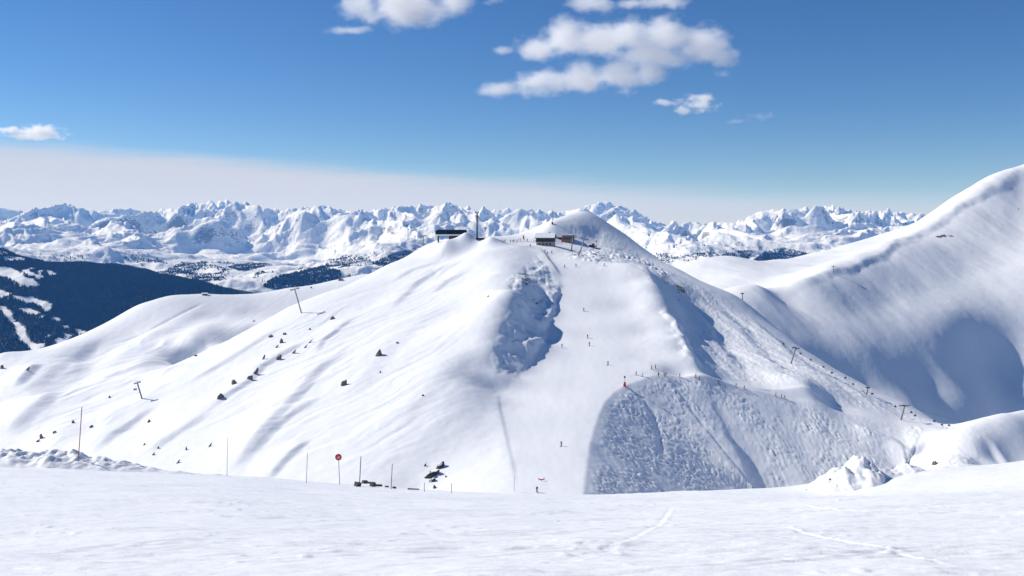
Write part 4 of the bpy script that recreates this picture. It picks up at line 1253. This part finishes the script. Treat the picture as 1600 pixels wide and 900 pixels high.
for a in [
 (593, 550, 12, 17, 'largest pointed brown rock on the smooth middle of the left slope', 0, None, GR, .75),
 (538, 597, 11, 14, 'brown rock with a snow cap below the largest pointed rock', .2),
 (399, 579, 9, 15, 'upper half of a tall split rock on the left slope', .5),
 (390, 588, 9, 12, 'lower half of a tall split rock on the left slope', .3),
 (345, 618, 12, 11, 'dark triangular rock at the lower left of the rock chain', 0, None, GR, .7),
 (366, 597, 10, 9, 'jagged snow-streaked rock above the dark triangular one', -.2),
 (434, 557, 9, 15, 'tall leaning rock at the head of the rock chain', .5),
 (411, 558, 4, 11, 'narrow upright sliver left of the tall leaning rock', .5),
 (424, 524, 8, 7, 'small snow-capped rock in the upper rock cluster', 0),
 (439, 533, 7, 9, 'dark rock at the bottom of the upper rock cluster', .1, None, GR, .7),
 (445, 521, 6, 6, 'small rock on the right of the upper rock cluster', -.3),
 (432, 541, 4, 7, 'thin rock just under the upper rock cluster', .6),
 (458, 548, 4, 13, 'long thin tilted rock right of the tall leaning rock', .75),
 (483, 533, 4, 10, 'thin dark tilted rock below a snow drift', .7),
 (477, 541, 3, 8, 'short tilted sliver directly under the thin dark tilted rock', .6),
 (520, 496, 8, 9, 'split dark rock right of the leaning pylon', .2, None, GR, .7),
 (484, 514, 4, 4, 'tiny stone between the leaning pylon and the upper rock cluster', 0),
 (621, 535, 5, 4, 'small flat stone upper right of the largest pointed rock', -.4),
 (594, 581, 4, 5, 'small stone directly below the largest pointed rock', .2),
 (661, 617, 4, 4, 'small stone far right on the smooth left slope', .2),
 (763, 463, 4, 3, 'small stone high on the slope near the shaded cliff', 0),
 (327, 694, 3, 13, 'long thin tilted rock on the lower left slope', .6),
 (291, 700, 4, 9, 'dark upright rock beside the long thin one, lower left', .1),
 (277, 720, 4, 12, 'lowest tilted dark rock near the foreground snow bank', .6),
 (240, 709, 4, 6, 'small tilted rock left of the lowest tilted one', .4),
 (247, 699, 3, 5, 'small stone above the small tilted rock, lower left', .3),
 (233, 658, 7, 5, 'low broad rock below the low left pylon', 0),
 (225, 694, 3, 5, 'small lone stone below the low broad rock', .4),
 (65, 681, 9, 10, 'dark pointed rock near the left edge above the snow bank', 0, None, GR, .75),
 (58, 688, 4, 8, 'tilted sliver touching the dark pointed rock near the left edge', .7),
 (85, 675, 8, 5, 'low rock right of the dark pointed rock near the left edge', 0),
 (115, 659, 6, 6, 'small dark rock beside the top of the red pole', 0),
 (143, 666, 7, 4, 'flat rock just right of the red pole', 0),
 (42, 575, 4, 11, 'tilted dark rock on the hummock at the left edge', .7),
 (3, 573, 7, 9, 'dark rock cut by the left edge of the picture', 0),
 (171, 620, 4, 4, 'tiny dark stone left of the low left pylon', 0),
 (546, 430, 7, 6, 'dark rock on the skyline where the spur meets the left slope', 0),
 (533, 436, 9, 8, 'larger dark rock beside the skyline rock on the spur', 0),
 (486, 449, 4, 4, 'tiny stone on the far spur below the skyline', 0),
 (671, 742, 17, 11, 'lower left piece of the largest dark rock outcrop', .7, None, 'pieces of the dark outcrop near the bottom'),
 (678, 736, 20, 15, 'middle piece of the largest dark rock outcrop', .7, None, 'pieces of the dark outcrop near the bottom'),
 (686, 726, 14, 14, 'upper right piece of the largest dark rock outcrop', .75, None, 'pieces of the dark outcrop near the bottom'),
 (675, 749, 14, 8, 'lowest piece of the largest dark rock outcrop', .5, None, 'pieces of the dark outcrop near the bottom'),
 (664, 725, 4, 9, 'narrow rock just left of the largest dark outcrop', .4),
 (679, 760, 8, 8, 'rough dark rock right below the largest dark outcrop', 0),
 (697, 744, 4, 5, 'small stone right of the largest dark outcrop', -.4),
 (1460, 723, 9, 7, 'brown rock on the shaded slope right of the snow heap', .3, None, 'rocks around the snow heap'),
]: rock(*a)

# ------------------------------------------------------------------ snow heap on the right, ploughed bank on the left
def heap(name, label, cat, topline, baseline, depth, seed, lump):
    """a ridge of dumped snow: skyline (u, v) at its own distance, rounded front and back"""
    T = parse(topline); Bs = parse(baseline)
    us = np.linspace(T[0, 0], T[-1, 0], 240)
    tv = np.interp(us, T[:, 0], T[:, 1]); bv = np.interp(us, Bs[:, 0], Bs[:, 1]); dd = np.interp(us, Bs[:, 0], Bs[:, 2])
    base = np.stack([pt(u, v, d) for u, v, d in zip(us, bv, dd)]); hgt = np.maximum((bv - tv) * dd / F, 0)
    m = 60; s = np.linspace(-1, 1, m)
    Xg = np.repeat(base[:, 0][None], m, 0); Yg = dd[None] + s[:, None] * depth * (0.35 + hgt[None] / (hgt.max() + 1e-6))
    prof = np.clip(1 - np.abs(s) ** 1.7, 0, 1)[:, None]
    g0 = field.h(Xg, Yg)
    nz = fbm(Xg / lump, Yg / lump, 3, seed) * .5 + .34 * (np.abs(noise(Xg / (lump * .6), Yg / (lump * .6), seed + 5)) - .2) + .09 * noise(Xg / .25, Yg / .25, seed + 9)
    Zg = g0 - .06 + hgt[None] * prof * (1 + .5 * nz) + .06 * nz * prof
    idx = np.arange(m * 240).reshape(m, 240)
    f = np.stack([idx[:-1, :-1], idx[:-1, 1:], idx[1:, 1:], idx[1:, :-1]], -1).reshape(-1, 4)
    me = bpy.data.meshes.new(name); mesh_from(me, np.stack([Xg, Yg, Zg], -1).reshape(-1, 3), f); me.materials.append(M_NEAR)
    o = bpy.data.objects.new(name, me); COL.objects.link(o); tag(o, label, cat); return Xg, Yg, Zg
heap('snow_bank', 'long rough bank of ploughed snow on the left edge of the piste', 'snow bank',
     "-60 704;0 706;40 707;80 709;110 708;140 716;180 720;215 727;260 735;300 740;360 745;400 748", "-60 736 57;0 735 57;100 735 57;215 740 57;300 744 57;400 750 58", 2.6, 601, 1.1)
XH, YH, ZH = heap('snow_pile', 'lumpy heap of piled snow and stones on the right edge of the piste', 'snow heap',
     "1262 760;1272 748;1285 738;1296 735;1310 724;1322 722;1335 713;1350 711;1358 716;1366 728;1385 731;1400 733;1415 727;1430 731;1445 739;1470 733;1500 730;1530 733;1550 738", "1262 762 59;1300 757 59;1350 747 60;1400 741 61;1450 738 62;1550 736 64", 2.4, 611, 1.3)
class _H:                                                # the heap as a surface to set stones on
    @staticmethod
    def put(u, v):
        uu_, vv_ = proj(XH, YH, ZH); e = (uu_ - u) ** 2 + (vv_ - v) ** 2; i_ = np.unravel_index(np.argmin(e), e.shape)
        return Vector((XH[i_], YH[i_], ZH[i_]))
for u, v, w_, h_, lab in ((1294, 738, 6, 5, 'brown stone high on the left end of the snow heap'), (1286, 751, 15, 5, 'longest flat stone at the lower left of the snow heap'), (1297, 749, 7, 4, 'small stone right of the longest flat one in the snow heap'),
                          (1331, 733, 10, 5, 'dark stone under the top lump of the snow heap'), (1322, 732, 6, 4, 'pale stone left of the dark one under the top lump'), (1365, 739, 9, 3, 'thin flat stone at the right foot of the snow heap'),
                          (1500, 727, 4, 3, 'small stone on the crest right of the snow heap'), (1552, 733, 4, 3, 'tiny stone on the crest at the far right')):
    g = _H.put(u, v); k = g.y / F
    o = obj('stone', rock_bm(w_ * k * .6, h_ * k * .8, w_ * k * .5, int(u + v)), M_ROCK); o.location = g; tag(o, lab, 'stone', 'stones in the snow heap')

# ------------------------------------------------------------------ poles, sign and timbers along the crest of the near piste
def pole(ub, vb, ut, vt_, label, mat, rad=.022, d=None):
    g = field.hit(ub, vb, 20, 76); k = g.y / F
    top = P3(ut, vt_, g.y)
    b = B(); rod(b, (0, 0, -.4), tuple(top - g), rad, rad * .8, 8)
    o = obj('marker_pole', b, mat); o.location = g; tag(o, label, 'pole', 'thin poles along the edge of the near piste'); return o
pole(120, 716, 128, 636, 'tall thin faded red pole on the left snow bank', M_POLERED, .032)
pole(354, 744, 356, 684, 'thin grey pole between the red pole and the round sign', M_POLEGREY, .018)
pole(478, 755, 480.5, 707, 'thin grey pole just left of the round red sign', M_POLEGREY, .018)
pole(561, 759, 564, 713, 'dark pole rising from the timbers right of the round sign', M_GREYWOOD, .03)
pole(610.5, 764, 613, 725, 'thin dark pole at the right end of the timbers', M_GREYWOOD, .024)
pole(663, 768, 663, 754, 'short stub pole below the dark rock outcrop', M_POLEGREY, .02)
pole(705, 770, 705.5, 755, 'short stub pole right of the dark rock outcrop', M_POLEGREY, .02)
def sign():
    g = field.hit(531, 757, 20, 76); k = g.y / F
    top = P3(529, 714, g.y) - g
    r = thing('piste_sign', 'round red piste marker sign on a thin pole', 'sign', g)
    b = B(); rod(b, (0, 0, -.4), tuple(top), .022, .02, 8); obj('pole', b, M_POLEGREY, r)
    R0 = 5.2 * k
    b = B(); rod(b, top + Vector((0, -.03, 0)), top + Vector((0, -.06, 0)), R0, n=32); dsk = obj('disc', b, M_RED, r)
    b = B()
    for x in (-.32, .05, .38): box(b, top + Vector((x * R0, -.066, -.02)), (.14 * R0, .006, .62 * R0))
    box(b, top + Vector((.2 * R0, -.066, .2 * R0)), (.34 * R0, .006, .12 * R0)); obj('number', b, M_WHITE, dsk)
sign()
def timber(u0, v0, u1, v1, th_px, label, mat=None):
    a = field.hit(u0, v0 + th_px * .6, 20, 76); k = a.y / F
    p, q = P3(u0, v0, a.y), P3(u1, v1, a.y + .3)
    b = B(); ax = q - p
    box(b, (0, 0, 0), (ax.length, th_px * k, th_px * k), ax.to_track_quat('X', 'Z').to_matrix(), bev=.012)
    o = obj('timber', b, mat or M_GREYWOOD); o.location = (p + q) / 2; tag(o, label, 'timber', 'old timbers on the edge of the near piste'); return o
timber(556, 756, 562, 757, 7, 'square timber block at the left end of the pile')
timber(567, 753, 573, 753, 5, 'dark block capping the raised beam')
timber(572, 754, 586, 754.5, 2.6, 'raised beam at the back of the timber pile')
timber(580, 757, 585, 757, 6, 'thick block in the middle of the timber pile')
timber(584, 758, 597, 758.5, 3, 'long beam in front right of the timber pile')
timber(602, 760, 607, 760.3, 2.2, 'short offcut right of the timber pile')
timber(614, 761.5, 618, 761.8, 2.6, 'small dark block beside the thin dark pole')
timber(637, 763.5, 655, 764.5, 1.6, 'flat plank lying right of the timber pile')
# ------------------------------------------------------------------ light, sky
VEIL = (6.3, 6.4, 7.3)              # thin high cloud low over the far range (sky units)
SUN_EL, SUN_AZ = 36.0, 23.0        # azimuth: degrees behind straight left
sd = Vector((-math.cos(math.radians(SUN_AZ)) * math.cos(math.radians(SUN_EL)),
             math.sin(math.radians(SUN_AZ)) * math.cos(math.radians(SUN_EL)),
             math.sin(math.radians(SUN_EL))))
L = bpy.data.lights.new("sun", 'SUN'); L.energy = 3.65; L.angle = math.radians(0.53); L.color = (1.0, 0.955, 0.875)
so = bpy.data.objects.new("sun", L); COL.objects.link(so)
so.rotation_euler = (-sd).to_track_quat('-Z', 'Y').to_euler()

w = bpy.data.worlds.new("World"); scene.world = w; w.use_nodes = True
nt = w.node_tree; nt.nodes.clear()
sky = nt.nodes.new('ShaderNodeTexSky'); sky.sky_type = 'NISHITA'; sky.sun_disc = False
sky.sun_elevation = math.radians(SUN_EL)
sky.sun_rotation = math.atan2(sd.x, sd.y)
sky.altitude = 2400; sky.air_density = 1.0; sky.dust_density = 0.05; sky.ozone_density = 5.0
bg = nt.nodes.new('ShaderNodeBackground'); bg.inputs[1].default_value = 0.077
wo = nt.nodes.new('ShaderNodeOutputWorld')
hs = nt.nodes.new('ShaderNodeHueSaturation'); hs.inputs['Saturation'].default_value = 1.17; hs.inputs['Value'].default_value = 0.9; hs.inputs['Hue'].default_value = 0.505
nt.links.new(sky.outputs[0], hs.inputs['Color'])
W = NT.__new__(NT); W.t = nt
tc = nt.nodes.new('ShaderNodeTexCoord'); sx = nt.nodes.new('ShaderNodeSeparateXYZ'); nt.links.new(tc.outputs['Generated'], sx.inputs[0])
hyp = W.math('SQRT', W.math('ADD', W.math('MULTIPLY', sx.outputs[0], sx.outputs[0]), W.math('MULTIPLY', sx.outputs[1], sx.outputs[1])))
el = W.math('DIVIDE', sx.outputs[2], W.math('MAXIMUM', hyp, 0.001))
az = W.math('DIVIDE', sx.outputs[0], W.math('MAXIMUM', hyp, 0.001))
cm = W.n('ShaderNodeCombineXYZ', ins={0: W.math('MULTIPLY', az, 2.2), 1: W.math('MULTIPLY', el, 26.0), 2: 0.0})
vn = W.noise(cm.outputs[0], 2.2, 5, 0.55)
top = W.math('SUBTRACT', 0.046, W.math('MULTIPLY', az, 0.062))
dlt = W.math('ADD', W.math('SUBTRACT', top, el), W.math('MULTIPLY', W.math('SUBTRACT', vn, 0.5), 0.028))
veil = W.math('MULTIPLY', W.ramp(dlt, -0.010, 0.016), W.math('MULTIPLY', W.ramp(az, 0.46, -0.25, 0.5, 0.88), W.math('ADD', 0.82, W.math('MULTIPLY', vn, 0.3))), clamp=True)
mx = W.mixc(veil, hs.outputs[0], (VEIL[0], VEIL[1], VEIL[2], 1))
nt.links.new(mx, bg.inputs[0]); nt.links.new(bg.outputs[0], wo.inputs[0])

scene.view_settings.view_transform = 'Standard'
scene.view_settings.look = 'None'
scene.view_settings.gamma = 1.0
scene.view_settings.exposure = 0.44
scene.render.engine = 'CYCLES'
scene.cycles.max_bounces = 24
scene.cycles.diffuse_bounces = 3
scene.cycles.volume_bounces = 24
scene.cycles.volume_step_rate = 1.0
scene.cycles.volume_max_steps = 256
scene.cycles.use_denoising = True

# the air: one closed box of thin even haze round everything on the ground
bm = bmesh.new(); bmesh.ops.create_cube(bm, size=1.0)
hz = bpy.data.meshes.new('haze'); bm.to_mesh(hz); bm.free()
ho = bpy.data.objects.new('haze', hz); COL.objects.link(ho); ho['kind'] = 'stuff'
ztop = max(float(far.Z.max()), float(mtn.Z.max())) + 12
zbot = min(float(s_.Z.min()) for s_ in (far, mtn, val, hill, field)) - 1
x0, x1, y0, y1 = -11500, 11500, -400, 15900
ho.scale = (x1 - x0, y1 - y0, ztop - zbot); ho.location = ((x0 + x1) / 2, (y0 + y1) / 2, (ztop + zbot) / 2)
hm = bpy.data.materials.new('haze_air'); hm.use_nodes = True; hm.node_tree.nodes.clear()
pv = hm.node_tree.nodes.new('ShaderNodeVolumePrincipled'); om = hm.node_tree.nodes.new('ShaderNodeOutputMaterial')
pv.inputs['Color'].default_value = (0.09, 0.36, 1.0, 1); pv.inputs['Density'].default_value = 3.7e-5
pv.inputs['Absorption Color'].default_value = (1, 1, 1, 1)
pv.inputs['Anisotropy'].default_value = 0.1
hm.node_tree.links.new(pv.outputs[0], om.inputs['Volume'])
hz.materials.append(hm)
print('haze', zbot, ztop)
